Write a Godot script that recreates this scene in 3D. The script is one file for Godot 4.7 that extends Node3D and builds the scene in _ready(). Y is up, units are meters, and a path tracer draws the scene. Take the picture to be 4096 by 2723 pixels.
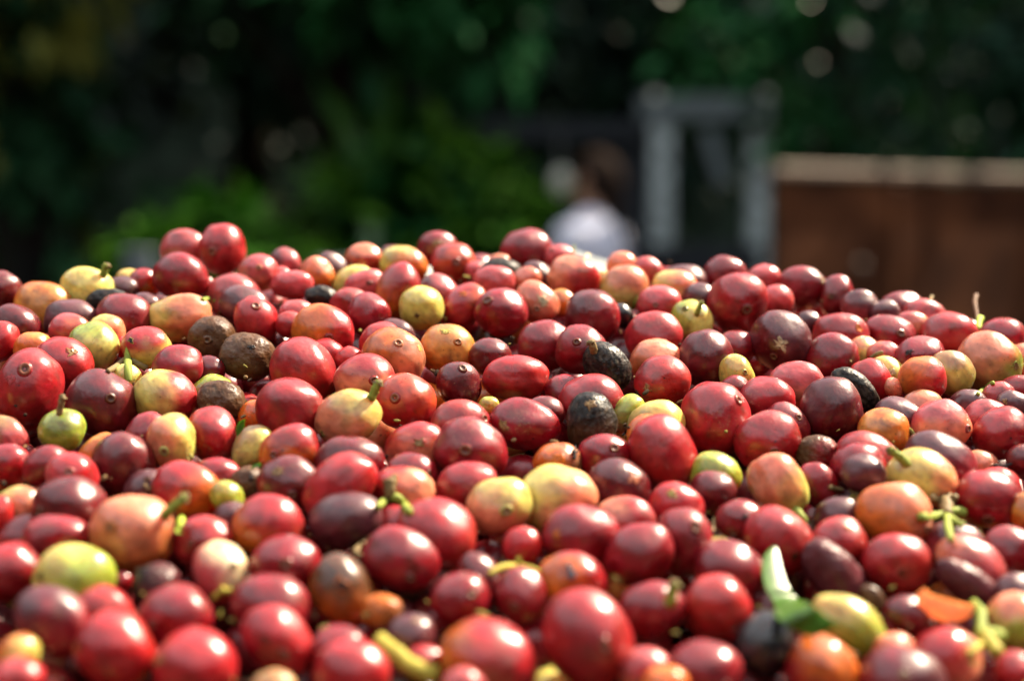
extends Node3D
# A heap of freshly picked coffee cherries in a metal bin, photographed from close by; dark trees, a metal frame,
# a person and a rusty brown panel stand out of focus behind. Units are metres; the small things are given in millimetres.

const COLORS := {
	"red": Color(0.32, 0.010, 0.014), "crimson": Color(0.20, 0.005, 0.011), "maroon": Color(0.105, 0.004, 0.007), "pink": Color(0.40, 0.055, 0.060),
	"orange": Color(0.50, 0.120, 0.012), "salmon": Color(0.56, 0.190, 0.095), "yellow": Color(0.53, 0.46, 0.105), "green": Color(0.25, 0.32, 0.034),
	"plum": Color(0.095, 0.017, 0.022), "brown": Color(0.090, 0.038, 0.015), "black": Color(0.013, 0.010, 0.009), "jet": Color(0.005, 0.004, 0.005), "tan": Color(0.34, 0.21, 0.08), "cream": Color(0.58, 0.47, 0.27),
	"stalk": Color(0.17, 0.20, 0.03), "tanstalk": Color(0.15, 0.10, 0.042), "yellowstalk": Color(0.29, 0.24, 0.035), "leaf": Color(0.06, 0.14, 0.010), "frond": Color(0.035, 0.10, 0.014), "petal": Color(0.90, 0.66, 0.36)}

var rng := RandomNumberGenerator.new()
var lumps := FastNoiseLite.new()
var taken := {}
var M := {}
var placed: Array[Vector4] = []      # centre and radius of every cherry, in metres
var cells := {}
var heap := Basis()                  # the frame in which the shapes of the cherries were measured


func _ready() -> void:
	# ---- camera, sky, sun, exposure
	var camera := Camera3D.new()
	camera.name = "camera"
	camera.position = Vector3(0, 1.35, 0)
	camera.rotation_degrees = Vector3(-5, 0, 0)
	camera.fov = 25.13
	camera.near = 0.03
	camera.far = 200.0
	var lens := CameraAttributesPhysical.new()
	lens.frustum_focal_length = 35.0
	lens.exposure_aperture = 4.1
	lens.frustum_focus_distance = 0.405
	lens.frustum_near = 0.03
	lens.frustum_far = 200.0
	add_child(camera)
	camera.attributes = lens
	camera.fov = 25.13
	var sky_look := ProceduralSkyMaterial.new()
	sky_look.sky_top_color = Color(0.735, 0.745, 0.765)
	sky_look.sky_horizon_color = Color(0.88, 0.89, 0.90)
	sky_look.sky_curve = 0.2
	sky_look.ground_bottom_color = Color(0.10, 0.09, 0.07)
	sky_look.ground_horizon_color = Color(0.25, 0.24, 0.2)
	sky_look.sky_energy_multiplier = 1.05
	var sky := Sky.new()
	sky.sky_material = sky_look
	var environment := Environment.new()
	environment.background_mode = Environment.BG_SKY
	environment.sky = sky
	environment.tonemap_mode = Environment.TONE_MAPPER_LINEAR
	environment.tonemap_exposure = 4.1
	environment.sdfgi_enabled = true
	environment.ssao_enabled = true
	environment.ssil_enabled = true
	var around := WorldEnvironment.new()
	around.name = "world_environment"
	around.environment = environment
	add_child(around)
	var sun := DirectionalLight3D.new()
	sun.name = "sun"
	sun.light_color = Color(1.0, 0.93, 0.82)
	sun.light_energy = 1.6
	sun.light_angular_distance = 0.5
	sun.shadow_enabled = true
	add_child(sun)
	sun.look_at_from_position(Vector3(0.56, 0.70, -0.40), Vector3.ZERO)

	rng.seed = 7
	lumps.seed = 3
	lumps.frequency = 1.0
	lumps.fractal_octaves = 2
	heap = Basis(Vector3.RIGHT, deg_to_rad(-5.0))
	make_materials()
	build_setting()
	build_background()
	build_bin()
	build_cherries()
	build_filling()
	build_grit()
	build_loose()


# ------------------------------------------------------------------ helpers
func V(x: float, y: float, z: float) -> Vector3:
	return Vector3(x, y, z) * 0.001


func numbered(called: String) -> String:
	var n: int = taken.get(called, 0)
	taken[called] = n + 1
	return called if n == 0 else "%s_%03d" % [called, n]


func tag(o: Node, label: String, category: String, group := "", kind := "") -> void:
	if label: o.set_meta("label", label)
	if category: o.set_meta("category", category)
	if group: o.set_meta("group", group)
	if kind: o.set_meta("kind", kind)


func thing(called: String, label: String, category: String, at := Vector3.ZERO, group := "") -> Node3D:
	var o := Node3D.new()
	o.name = numbered(called)
	o.position = at
	add_child(o, true)
	tag(o, label, category, group)
	return o


func put(called: String, mesh: Mesh, material: Material, parent: Node) -> MeshInstance3D:
	var o := MeshInstance3D.new()
	o.name = called
	o.mesh = mesh
	o.material_override = material
	parent.add_child(o, true)
	return o


func smooth(points: PackedVector3Array, colors: PackedColorArray, index: PackedInt32Array) -> ArrayMesh:
	var arrays := []
	arrays.resize(Mesh.ARRAY_MAX)
	var normals := PackedVector3Array()
	normals.resize(points.size())
	for k in range(0, index.size(), 3):
		var p := points[index[k]]
		var n := (points[index[k + 2]] - p).cross(points[index[k + 1]] - p)
		for j in 3:
			normals[index[k + j]] += n
	for k in normals.size():
		normals[k] = normals[k].normalized()
	arrays[Mesh.ARRAY_VERTEX] = points
	arrays[Mesh.ARRAY_NORMAL] = normals
	if colors.size():
		arrays[Mesh.ARRAY_COLOR] = colors
	arrays[Mesh.ARRAY_INDEX] = index
	var mesh := ArrayMesh.new()
	mesh.add_surface_from_arrays(Mesh.PRIMITIVE_TRIANGLES, arrays)
	return mesh


func box(called: String, size: Vector3, at: Vector3, material: Material, parent: Node, bevel := 0.006, turn := Vector3.ZERO) -> MeshInstance3D:
	var b := minf(bevel, minf(size.x, minf(size.y, size.z)) * 0.3)
	var h := size * 0.5
	var points := PackedVector3Array()
	var normals := PackedVector3Array()
	var index := PackedInt32Array()
	var corner := {}
	for sx in [-1, 1]:
		for sy in [-1, 1]:
			for sz in [-1, 1]:
				var c := Vector3(h.x * sx, h.y * sy, h.z * sz)
				corner[Vector3i(sx, sy, sz)] = [c - Vector3(0, b * sy, b * sz), c - Vector3(b * sx, 0, b * sz), c - Vector3(b * sx, b * sy, 0)]
	var faces := []
	for axis in 3:
		for s in [-1, 1]:
			var q := []
			for w in [[-1, -1], [1, -1], [1, 1], [-1, 1]]:
				var k := Vector3i()
				k[axis] = s
				k[(axis + 1) % 3] = w[0]
				k[(axis + 2) % 3] = w[1]
				q.append(corner[k][axis])
			faces.append(q)
	for axis in 3:
		var u := (axis + 1) % 3
		var v := (axis + 2) % 3
		for su in [-1, 1]:
			for sv in [-1, 1]:
				var k0 := Vector3i()
				k0[u] = su
				k0[v] = sv
				k0[axis] = -1
				var k1 := k0
				k1[axis] = 1
				faces.append([corner[k0][u], corner[k1][u], corner[k1][v], corner[k0][v]])
	for k in corner:
		faces.append(corner[k])
	for f in faces:
		var middle := Vector3.ZERO
		for p in f:
			middle += p
		var n: Vector3 = (f[1] - f[0]).cross(f[2] - f[0]).normalized()
		var turned := n.dot(middle) > 0
		var first := points.size()
		for p in f:
			points.append(p)
			normals.append(n if turned else -n)
		for t in range(1, f.size() - 1):
			index.append_array([first, first + t + 1, first + t] if turned else [first, first + t, first + t + 1])
	var arrays := []
	arrays.resize(Mesh.ARRAY_MAX)
	arrays[Mesh.ARRAY_VERTEX] = points
	arrays[Mesh.ARRAY_NORMAL] = normals
	arrays[Mesh.ARRAY_INDEX] = index
	var mesh := ArrayMesh.new()
	mesh.add_surface_from_arrays(Mesh.PRIMITIVE_TRIANGLES, arrays)
	var o := put(called, mesh, material, parent)
	o.position = at
	o.rotation_degrees = turn
	return o


func tube_mesh(path: Array, r1: float, r2: float, color: Color, sides := 10, steps := 4, rough := 0.12) -> ArrayMesh:
	var curve := Curve3D.new()
	for k in path.size():
		var before: Vector3 = path[maxi(k - 1, 0)]
		var after: Vector3 = path[mini(k + 1, path.size() - 1)]
		curve.add_point(path[k], (before - after) / 6.0, (after - before) / 6.0)
	curve.bake_interval = maxf(curve.get_baked_length() / 60.0, 0.00005)
	var total := curve.get_baked_length()
	var count := (path.size() - 1) * steps
	var points := PackedVector3Array()
	var colors := PackedColorArray()
	var index := PackedInt32Array()
	var side := Vector3.ZERO
	for i in count + 3:
		var t := clampf((i - 1.0) / count, 0.0, 1.0)
		var p := curve.sample_baked(total * t, true)
		var ahead := (curve.sample_baked(minf(total, total * (t + 0.03)), true) - curve.sample_baked(maxf(0.0, total * (t - 0.03)), true)).normalized()
		if side == Vector3.ZERO:
			side = ahead.cross(Vector3.UP if absf(ahead.y) < 0.9 else Vector3.RIGHT).normalized()
		side = (side - ahead * side.dot(ahead)).normalized()
		var other := ahead.cross(side)
		var r := lerpf(r1, r2, t)
		if i == 0 or i == count + 2:
			r *= 0.35
			p += ahead * (r * 0.8 if i else -r * 0.8)
		for j in sides:
			var a := TAU * j / sides
			var d := side * cos(a) + other * sin(a)
			var wave := lumps.get_noise_3dv((p + d * r) / maxf(r1, r2) * 0.9)
			points.append(p + d * r * (1.0 + rough * 2.0 * wave))
			colors.append(color * (1.0 + 0.5 * wave))
			if i:
				var n := i * sides
				var j2 := (j + 1) % sides
				index.append_array([n - sides + j, n + j, n - sides + j2, n - sides + j2, n + j, n + j2])
	for end in [0, count + 2]:
		var n: int = end * sides
		for j in range(1, sides - 1):
			index.append_array([n, n + j, n + j + 1] if end == 0 else [n, n + j + 1, n + j])
	return smooth(points, colors, index)


func tube(called: String, path: Array, r1: float, r2: float, kind: String, parent: Node) -> MeshInstance3D:
	return put(called, tube_mesh(path, r1 * 0.001, r2 * 0.001, COLORS[kind]), M.stem, parent)


func ribbon(called: String, left: Array, right: Array, kind: String, parent: Node) -> void:
	var points := PackedVector3Array()
	var colors := PackedColorArray()
	var index := PackedInt32Array()
	var across := 6
	var rows := (left.size() - 1) * 3
	for sheet in 2:
		for i in rows + 1:
			var s := float(i) / 3.0
			var k := mini(int(s), left.size() - 2)
			var a := spline(left, k, s - k)
			var b := spline(right, k, s - k)
			var n := (spline(left, mini(k + 1, left.size() - 2), 0.6) - a).cross(b - a).normalized()
			for j in across + 1:
				var w := float(j) / across
				var p := a.lerp(b, w) + n * (4.0 * w * (1.0 - w)) * (b - a).length() * 0.05 + n * sheet * 0.00018
				points.append(p)
				colors.append(COLORS[kind] * (1.0 + 0.5 * lumps.get_noise_3dv(p * 900.0) - 0.25 * exp(-pow((w - 0.5) * 14.0, 2.0))))
	for sheet in 2:
		var first := sheet * (rows + 1) * (across + 1)
		for i in rows:
			for j in across:
				var n := first + i * (across + 1) + j
				var q := [n, n + 1, n + across + 1, n + 1, n + across + 2, n + across + 1]
				if sheet == 0: q.reverse()
				index.append_array(q)
	put(called, smooth(points, colors, index), M.petal if kind == "petal" else M.leaf_near, parent)


func spline(list: Array, k: int, t: float) -> Vector3:
	var a: Vector3 = list[maxi(k - 1, 0)]
	var b: Vector3 = list[k]
	var c: Vector3 = list[mini(k + 1, list.size() - 1)]
	var d: Vector3 = list[mini(k + 2, list.size() - 1)]
	return b.cubic_interpolate(c, a, d, t)


# ------------------------------------------------------------------ materials
func plain_material(color: Color, roughness: float) -> StandardMaterial3D:
	var m := StandardMaterial3D.new()
	m.albedo_color = color.linear_to_srgb()
	m.roughness = roughness
	return m


func noise_image(seed_: int, frequency: float, low: Color, high: Color, size := 512, octaves := 4, bump := false) -> NoiseTexture2D:
	var n := FastNoiseLite.new()
	n.seed = seed_
	n.frequency = frequency
	n.fractal_octaves = octaves
	var t := NoiseTexture2D.new()
	t.width = size
	t.height = size
	t.seamless = true
	t.noise = n
	if bump:
		t.as_normal_map = true
		t.bump_strength = 3.0
	else:
		var g := Gradient.new()
		g.set_color(0, low)
		g.set_color(1, high)
		t.color_ramp = g
	return t


func blot(image: Image, at: Vector2, r: float, color: Color) -> void:
	var s := image.get_width()
	for y in range(int(at.y - r), int(at.y + r) + 1):
		for x in range(int(at.x - r), int(at.x + r) + 1):
			var d := Vector2(x, y).distance_to(at) / r
			if d < 1.0:
				var px := posmod(x, s)
				var py := posmod(y, s)
				var c := color
				c.a *= clampf((1.0 - d) * 2.5, 0.0, 1.0)
				image.set_pixel(px, py, image.get_pixel(px, py).blend(c))


func make_materials() -> void:
	# specks of soil and pale dust on the skins: 60 mm of skin on 1024 pixels
	var soil := Image.create_empty(1024, 1024, false, Image.FORMAT_RGBA8)
	soil.fill(Color(0.9, 0.9, 0.9))
	var dust := Image.create_empty(1024, 1024, false, Image.FORMAT_RGBA8)
	dust.fill(Color(0.55, 0.42, 0.30, 0.0))
	for k in 420:
		blot(soil, Vector2(rng.randf(), rng.randf()) * 1024.0, rng.randf_range(1.5, 3.5) * (2.0 if rng.randf() < 0.07 else 1.0), Color(0.12, 0.08, 0.06, rng.randf_range(0.4, 0.95)))
	for k in 380:
		blot(soil, Vector2(rng.randf(), rng.randf()) * 1024.0, rng.randf_range(10.0, 40.0), Color(0.55, 0.45, 0.42, rng.randf_range(0.1, 0.35)))
	for k in 240:
		blot(dust, Vector2(rng.randf(), rng.randf()) * 1024.0, rng.randf_range(1.0, 2.4), Color(0.62, 0.46, 0.34, rng.randf_range(0.2, 0.7)))
	for k in 9:
		var at := Vector2(rng.randf(), rng.randf()) * 1024.0
		for j in 60:
			blot(dust, at + Vector2(rng.randfn(0, 26), rng.randfn(0, 26)), rng.randf_range(1.0, 4.5), Color(0.62, 0.48, 0.34, rng.randf_range(0.12, 0.4)))
	var soil_map := ImageTexture.create_from_image(soil)
	var dust_map := ImageTexture.create_from_image(dust)
	var gloss := noise_image(5, 0.012, Color(0.34, 0.34, 0.34), Color(1, 1, 1), 512, 5)
	var grain := noise_image(6, 0.06, Color.BLACK, Color.WHITE, 512, 3, true)
	for kind in [["fresh", 0.52, 0.24], ["dull", 0.56, 0.22], ["dry", 0.66, 0.9], ["flesh", 0.55, 0.6]]:
		var m := StandardMaterial3D.new()
		m.vertex_color_use_as_albedo = true
		m.uv1_triplanar = true
		m.uv1_world_triplanar = true
		m.uv1_scale = Vector3.ONE * 16.7
		m.albedo_texture = soil_map
		m.roughness = kind[1]
		m.metallic_specular = 0.32 if kind[0] in ["dry", "flesh"] else 0.50
		m.roughness_texture = gloss
		m.normal_enabled = true
		m.normal_texture = grain
		m.normal_scale = kind[2]
		m.detail_enabled = true
		m.detail_albedo = dust_map
		m.detail_uv_layer = BaseMaterial3D.DETAIL_UV_2
		m.uv2_triplanar = true
		m.uv2_world_triplanar = true
		m.uv2_scale = Vector3.ONE * 14.1
		if kind[0] == "fresh":
			m.subsurf_scatter_enabled = true
			m.subsurf_scatter_strength = 0.35
		M[kind[0]] = m
	M.stem = plain_material(Color.WHITE, 0.65)
	M.stem.metallic_specular = 0.3
	M.stem.vertex_color_use_as_albedo = true
	M.leaf_near = plain_material(Color.WHITE, 0.36)
	M.leaf_near.vertex_color_use_as_albedo = true
	M.leaf_near.backlight_enabled = true
	M.leaf_near.backlight = Color(0.7, 0.9, 0.2)
	M.petal = plain_material(Color.WHITE, 0.3)
	M.petal.vertex_color_use_as_albedo = true
	M.petal.backlight_enabled = true
	M.petal.backlight = Color(1.0, 0.7, 0.4)
	M.foliage = plain_material(Color.WHITE, 0.55)
	M.foliage.metallic_specular = 0.12
	M.foliage.vertex_color_use_as_albedo = true
	M.foliage.backlight_enabled = true
	M.foliage.backlight = Color(0.4, 0.5, 0.2)
	M.bark = plain_material(Color.WHITE, 0.95)
	M.bark.vertex_color_use_as_albedo = true
	M.bark.metallic_specular = 0.1
	M.earth = plain_material(Color(0.085, 0.06, 0.042), 0.95)
	M.earth.albedo_texture = noise_image(8, 0.01, Color(0.5, 0.5, 0.5), Color(1, 1, 1))
	M.earth.uv1_triplanar = true
	M.earth.uv1_world_triplanar = true
	M.earth.uv1_scale = Vector3.ONE * 0.7
	M.bank = plain_material(Color(0.030, 0.046, 0.032), 0.95)
	M.bank.metallic_specular = 0.1
	M.bank.albedo_texture = noise_image(9, 0.02, Color(0.25, 0.25, 0.25), Color(1, 1, 1))
	M.bank.uv1_triplanar = true
	M.bank.uv1_world_triplanar = true
	M.bank.uv1_scale = Vector3.ONE * 0.4
	M.metal = plain_material(Color(0.30, 0.31, 0.32), 0.5)
	M.metal.metallic = 0.4
	M.metal.albedo_texture = noise_image(10, 0.02, Color(0.6, 0.6, 0.6), Color(1, 1, 1))
	M.metal.uv1_triplanar = true
	M.metal.uv1_world_triplanar = true
	M.metal.uv1_scale = Vector3.ONE * 2.0
	M.dark_metal = plain_material(Color(0.012, 0.014, 0.017), 0.8)
	M.dark_metal.metallic_specular = 0.2
	M.pale_metal = plain_material(Color(0.42, 0.50, 0.51), 0.45)
	M.pale_metal.albedo_texture = noise_image(14, 0.02, Color(0.35, 0.35, 0.35), Color(1, 1, 1))
	M.pale_metal.uv1_triplanar = true
	M.pale_metal.uv1_world_triplanar = true
	M.pale_metal.uv1_scale = Vector3.ONE * 1.3
	M.blue_pane = plain_material(Color(0.045, 0.06, 0.066), 0.4)
	M.rust = plain_material(Color(0.135, 0.056, 0.030), 0.85)
	M.rust.metallic_specular = 0.15
	M.rust.albedo_texture = noise_image(12, 0.008, Color(0.35, 0.33, 0.36), Color(1, 0.95, 0.85), 512, 3)
	M.rust.uv1_triplanar = true
	M.rust.uv1_world_triplanar = true
	M.rust.uv1_scale = Vector3.ONE * 0.8
	M.rail = plain_material(Color(0.16, 0.115, 0.085), 0.85)
	M.pale = plain_material(Color(0.26, 0.27, 0.22), 0.4)
	M.cloth = plain_material(Color(0.36, 0.37, 0.45), 0.85)
	M.sack = plain_material(Color(0.28, 0.30, 0.28), 0.9)
	M.tub = plain_material(Color(0.04, 0.06, 0.075), 0.5)
	M.skin = plain_material(Color(0.20, 0.10, 0.06), 0.6)
	M.hair = plain_material(Color(0.014, 0.009, 0.007), 0.9)
	M.hair.metallic_specular = 0.1
	M.pale_leaf = plain_material(Color(0.20, 0.19, 0.15), 0.6)
	M.trousers = plain_material(Color(0.05, 0.06, 0.09), 0.9)


# ------------------------------------------------------------------ the cherries
func radius_along(d: Vector3, axes: Vector3, dry: bool, salt: Vector3) -> Vector3:
	var r := pow(pow(absf(d.x), 2.1) + pow(absf(d.y), 2.1) + pow(absf(d.z), 2.1), -1.0 / 2.1)
	var w := 0.040 * lumps.get_noise_3dv(d * 0.7 + salt) / 0.5
	# sides pressed flat by neighbours: two soft facets, and a shallow furrow along some fruits
	for k in 2:
		var f := Vector3(sin(salt.x * 7.1 + k * 2.6), sin(salt.y * 5.3 + k * 4.1), sin(salt.z * 6.7 + k * 1.7)).normalized()
		var over := d.dot(f) - 0.62
		if over > 0.0:
			w -= 0.55 * over * over
	if salt.x > 50.0:
		w -= 0.022 * exp(-pow((d.y * sin(salt.y) + d.z * cos(salt.y)) / 0.16, 2.0))
	if dry:
		w += 0.05 * (0.5 - absf(lumps.get_noise_3dv(Vector3(d.x * 0.7, d.y * 2.2, d.z * 2.2) + salt))) + 0.03 * lumps.get_noise_3dv(d * 2.6 + salt)
	return d * axes * (r * (1.0 + w))


func cherry_mesh(axes: Vector3, kind: String, other: String, angle: float, salt: Vector3, around := 44, rings := 26) -> ArrayMesh:
	var dry := kind in ["black", "brown"] or kind == "plum" and axes.x > 1.55 * axes.y
	var jitter := 1.0 + rng.randf_range(-0.14, 0.14)
	var base: Color = COLORS[kind] * jitter
	var second: Color = (COLORS[other] if other else COLORS[kind]) * jitter
	if not other and kind in ["red", "crimson", "pink"]:
		second = base.lerp(COLORS.orange if kind != "crimson" else COLORS.red, 0.07 if rng.randf() < 0.78 or axes.x > 0.0082 and axes.x < 0.5 else 0.4)
	elif not other and kind in ["yellow", "green"]:
		second = base.lerp(COLORS.green if kind == "yellow" else COLORS.yellow, 0.35)
	elif not other and kind in ["orange", "salmon"]:
		second = base.lerp(COLORS.yellow if kind == "orange" else COLORS.pink, 0.3)
	var way := Vector3(cos(angle), sin(angle), 0.25).normalized() if other else Vector3(rng.randfn(), rng.randfn(), rng.randfn()).normalized()
	var points := PackedVector3Array()
	var colors := PackedColorArray()
	var index := PackedInt32Array()
	for i in rings + 1:
		var t := PI * i / rings
		var count := 1 if i == 0 or i == rings else around
		for j in count:
			var a := TAU * j / around
			var d := Vector3(sin(t) * cos(a), cos(t), sin(t) * sin(a))
			points.append(radius_along(d, axes, dry, salt))
			var n := lumps.get_noise_3dv(d * 1.1 + salt)
			var fine := lumps.get_noise_3dv(d * 4.0 - salt)
			var share := smoothstep(-0.55, 0.55, d.dot(way) + 0.5 * n) if other else smoothstep(0.0, 0.9, d.dot(way) + 0.8 * n)
			var c := base.lerp(second, share) * (1.0 + 0.26 * n + 0.28 * fine + 0.24 * lumps.get_noise_3dv(d * 9.0 + salt))
			var bruise := lumps.get_noise_3dv(d * 1.9 + salt * 1.3)
			if not dry and bruise > 0.36 and kind != "yellow":
				c = c.lerp(Color(0.11, 0.035, 0.018), minf(0.5, (bruise - 0.36) * 3.0))
			if dry and fine > 0.1:
				c = c.lerp(Color(0.11, 0.075, 0.048) if kind != "plum" else Color(0.10, 0.05, 0.05), minf(0.8, (fine - 0.1) * 1.3))
			colors.append(Color(c.r, c.g, c.b))
	for j in around:
		var k := (j + 1) % around
		var last := points.size() - 1
		index.append_array([0, 1 + j, 1 + k, last, last - around + k, last - around + j])
		for i in rings - 2:
			var n := 1 + i * around
			index.append_array([n + j, n + around + j, n + k, n + k, n + around + j, n + around + k])
	return smooth(points, colors, index)


func patch(axes: Vector3, salt: Vector3, dry: bool, towards: Vector3, size: float, kind: String, skin: Color) -> ArrayMesh:
	# a scar that follows the skin: "navel" is a ring with a pit, any other kind an uneven flat blotch
	var side := towards.cross(Vector3.UP if absf(towards.y) < 0.9 else Vector3.RIGHT).normalized()
	var other := side.cross(towards)
	var rings := 9
	var around := 22
	var points := PackedVector3Array()
	var colors := PackedColorArray()
	var index := PackedInt32Array()
	var ring := kind == "navel"
	for i in rings + 1:
		var t := float(i) / rings
		for j in around:
			var a := TAU * j / around
			var uneven := 1.0 if ring else 1.0 + 0.9 * lumps.get_noise_3dv(Vector3(cos(a), sin(a), 0.0) * 1.3 + salt)
			var d := (towards + (side * cos(a) + other * sin(a)) * size * t * uneven).normalized()
			var p := radius_along(d, axes, dry, salt)
			var lift := 0.00010
			var c: Color
			if ring:
				lift += 0.00028 * exp(-pow((t - 0.55) / 0.16, 2.0)) - 0.00018 * exp(-pow(t / 0.25, 2.0)) - 0.00022 * smoothstep(0.85, 1.0, t)
				c = Color(0.035, 0.016, 0.010).lerp(Color(0.17, 0.09, 0.045).lerp(skin, 0.3), smoothstep(0.1, 0.5, t)).lerp(skin * 0.75, smoothstep(0.62, 0.8, t)).lerp(skin, smoothstep(0.8, 1.0, t))
			else:
				var n := lumps.get_noise_3dv(d * 7.0 + salt)
				lift += 0.00022 * n * (1.0 - t) - 0.00022 * smoothstep(0.7, 1.0, t)
				c = COLORS[kind] * (1.0 + 1.1 * n)
				c = c.lerp(Color(0.035, 0.018, 0.012), clampf(n * 2.2 - 0.05, 0.0, 0.85)).lerp(skin, smoothstep(0.45, 1.0, t + 0.5 * n))
			points.append(p + p.normalized() * lift)
			colors.append(Color(c.r, c.g, c.b))
			if i:
				var n2 := (i - 1) * around
				var k := (j + 1) % around
				index.append_array([n2 + j, n2 + around + j, n2 + k, n2 + k, n2 + around + j, n2 + around + k])
	# the winding depends on the frame's hand: turn it outwards
	var w := (points[index[around * 3 + 2]] - points[index[around * 3]]).cross(points[index[around * 3 + 1]] - points[index[around * 3]])
	if w.dot(towards) < 0.0:
		index.reverse()
	return smooth(points, colors, index)


func cherry(x: float, y: float, z: float, a: float, b: float, c: float, roll: int, kind: String, other: String, angle: int, label: String, extras: Array) -> void:
	var axes := Vector3(a, b, c) * 0.001
	var turn := deg_to_rad(roll)
	var salt := Vector3(rng.randf(), rng.randf(), rng.randf()) * 90.0
	var dry := kind in ["black", "brown"] or kind == "plum" and a > 1.55 * b
	var material: Material = M.dry if dry else M.dull if kind == "plum" else M.fresh
	var mesh := cherry_mesh(axes, kind, other, deg_to_rad(angle) - turn, salt)
	var o: Node3D
	if not dry and a > 4.5 and rng.randf() < 0.30:
		var seen := true
		for e in extras:
			seen = seen and e[0] != "navel"
		if seen:
			var aside := rng.randf() * TAU
			var far := rng.randf_range(0.25, 0.8)
			extras = extras + [["navel", cos(aside) * a * far, sin(aside) * b * far, 0.18]]
	if extras:
		o = thing("coffee_cherry", label, "coffee cherry", Vector3.ZERO, "cherries in the heap")
		put("fruit", mesh, material, o)
	else:
		o = put(numbered("coffee_cherry"), mesh, material, self)
		tag(o, label, "coffee cherry", "cherries in the heap")
	o.transform = Transform3D(heap * Basis(Vector3.BACK, turn), V(x, y, z))
	remember(o.position, (axes.x + axes.y + axes.z) / 3.0)
	for e in extras:
		var at := Vector2(e[1], e[2]).rotated(-turn) * 0.001
		var q := Vector2(at.x / axes.x, at.y / axes.y)
		if q.length() > 0.93:
			q = q.normalized() * 0.93
		var d := Vector3(q.x, q.y, sqrt(1.0 - q.length_squared()))
		if e[0] == "navel":
			put("ring_scar", patch(axes, salt, dry, d, e[3] if e.size() > 3 else 0.24, "navel", COLORS[kind]), M.flesh, o)
		elif e[0] == "scar":
			put("scar", patch(axes, salt, dry, d, clampf(e[3] / (0.5 * (a + b)), 0.16, 0.7), e[4], COLORS[kind]), M.flesh, o)
		else:
			var tip := Vector2(e[3], e[4]).rotated(-turn) * 0.001
			var root := radius_along(d, axes, dry, salt)
			var end := Vector3(tip.x, tip.y, root.z + 0.0012)
			var thick := 0.0011 if a > 7.0 else 0.0008
			var brown := label.contains("brown stalk")
			put("stalk", tube_mesh([root * 0.9, root * 1.06, root.lerp(end, 0.6) + Vector3(0, 0.0002, 0.0003), end], thick, thick * 0.9, COLORS.tanstalk if brown or kind == "black" else COLORS.stalk, 12, 5, 0.2), M.stem, o)
			put("stalk_tip", tube_mesh([end - (end - root) * 0.12, end + (end - root) * 0.08], thick * 1.15, thick * 0.7, COLORS.tanstalk * 0.8, 10, 4, 0.5), M.stem, o)


func remember(at: Vector3, r: float) -> void:
	var key := Vector3i((at / 0.02).floor())
	if not cells.has(key):
		cells[key] = []
	cells[key].append(Vector4(at.x, at.y, at.z, r))


func clear(at: Vector3, r: float, share: float) -> bool:
	var key := Vector3i((at / 0.02).floor())
	for dx in [-1, 0, 1]:
		for dy in [-1, 0, 1]:
			for dz in [-1, 0, 1]:
				for c in cells.get(key + Vector3i(dx, dy, dz), []):
					if Vector3(c.x, c.y, c.z).distance_squared_to(at) < pow((c.w + r) * share, 2.0):
						return false
	return true


func heap_height(x: float, z: float) -> float:
	# height of the centres of the top layer
	var d := -z
	var crest := 0.497 - 2.0 * x * x
	var e := minf(d, crest)
	var h := 1.1520 + -0.0313 * x + 0.3855 * e + -0.0343 * e * e + -0.0258 * x * x
	if d > crest:
		var over := d - crest
		h -= 0.55 * over * over / (over + 0.03)
	return maxf(h, 1.075)


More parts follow.
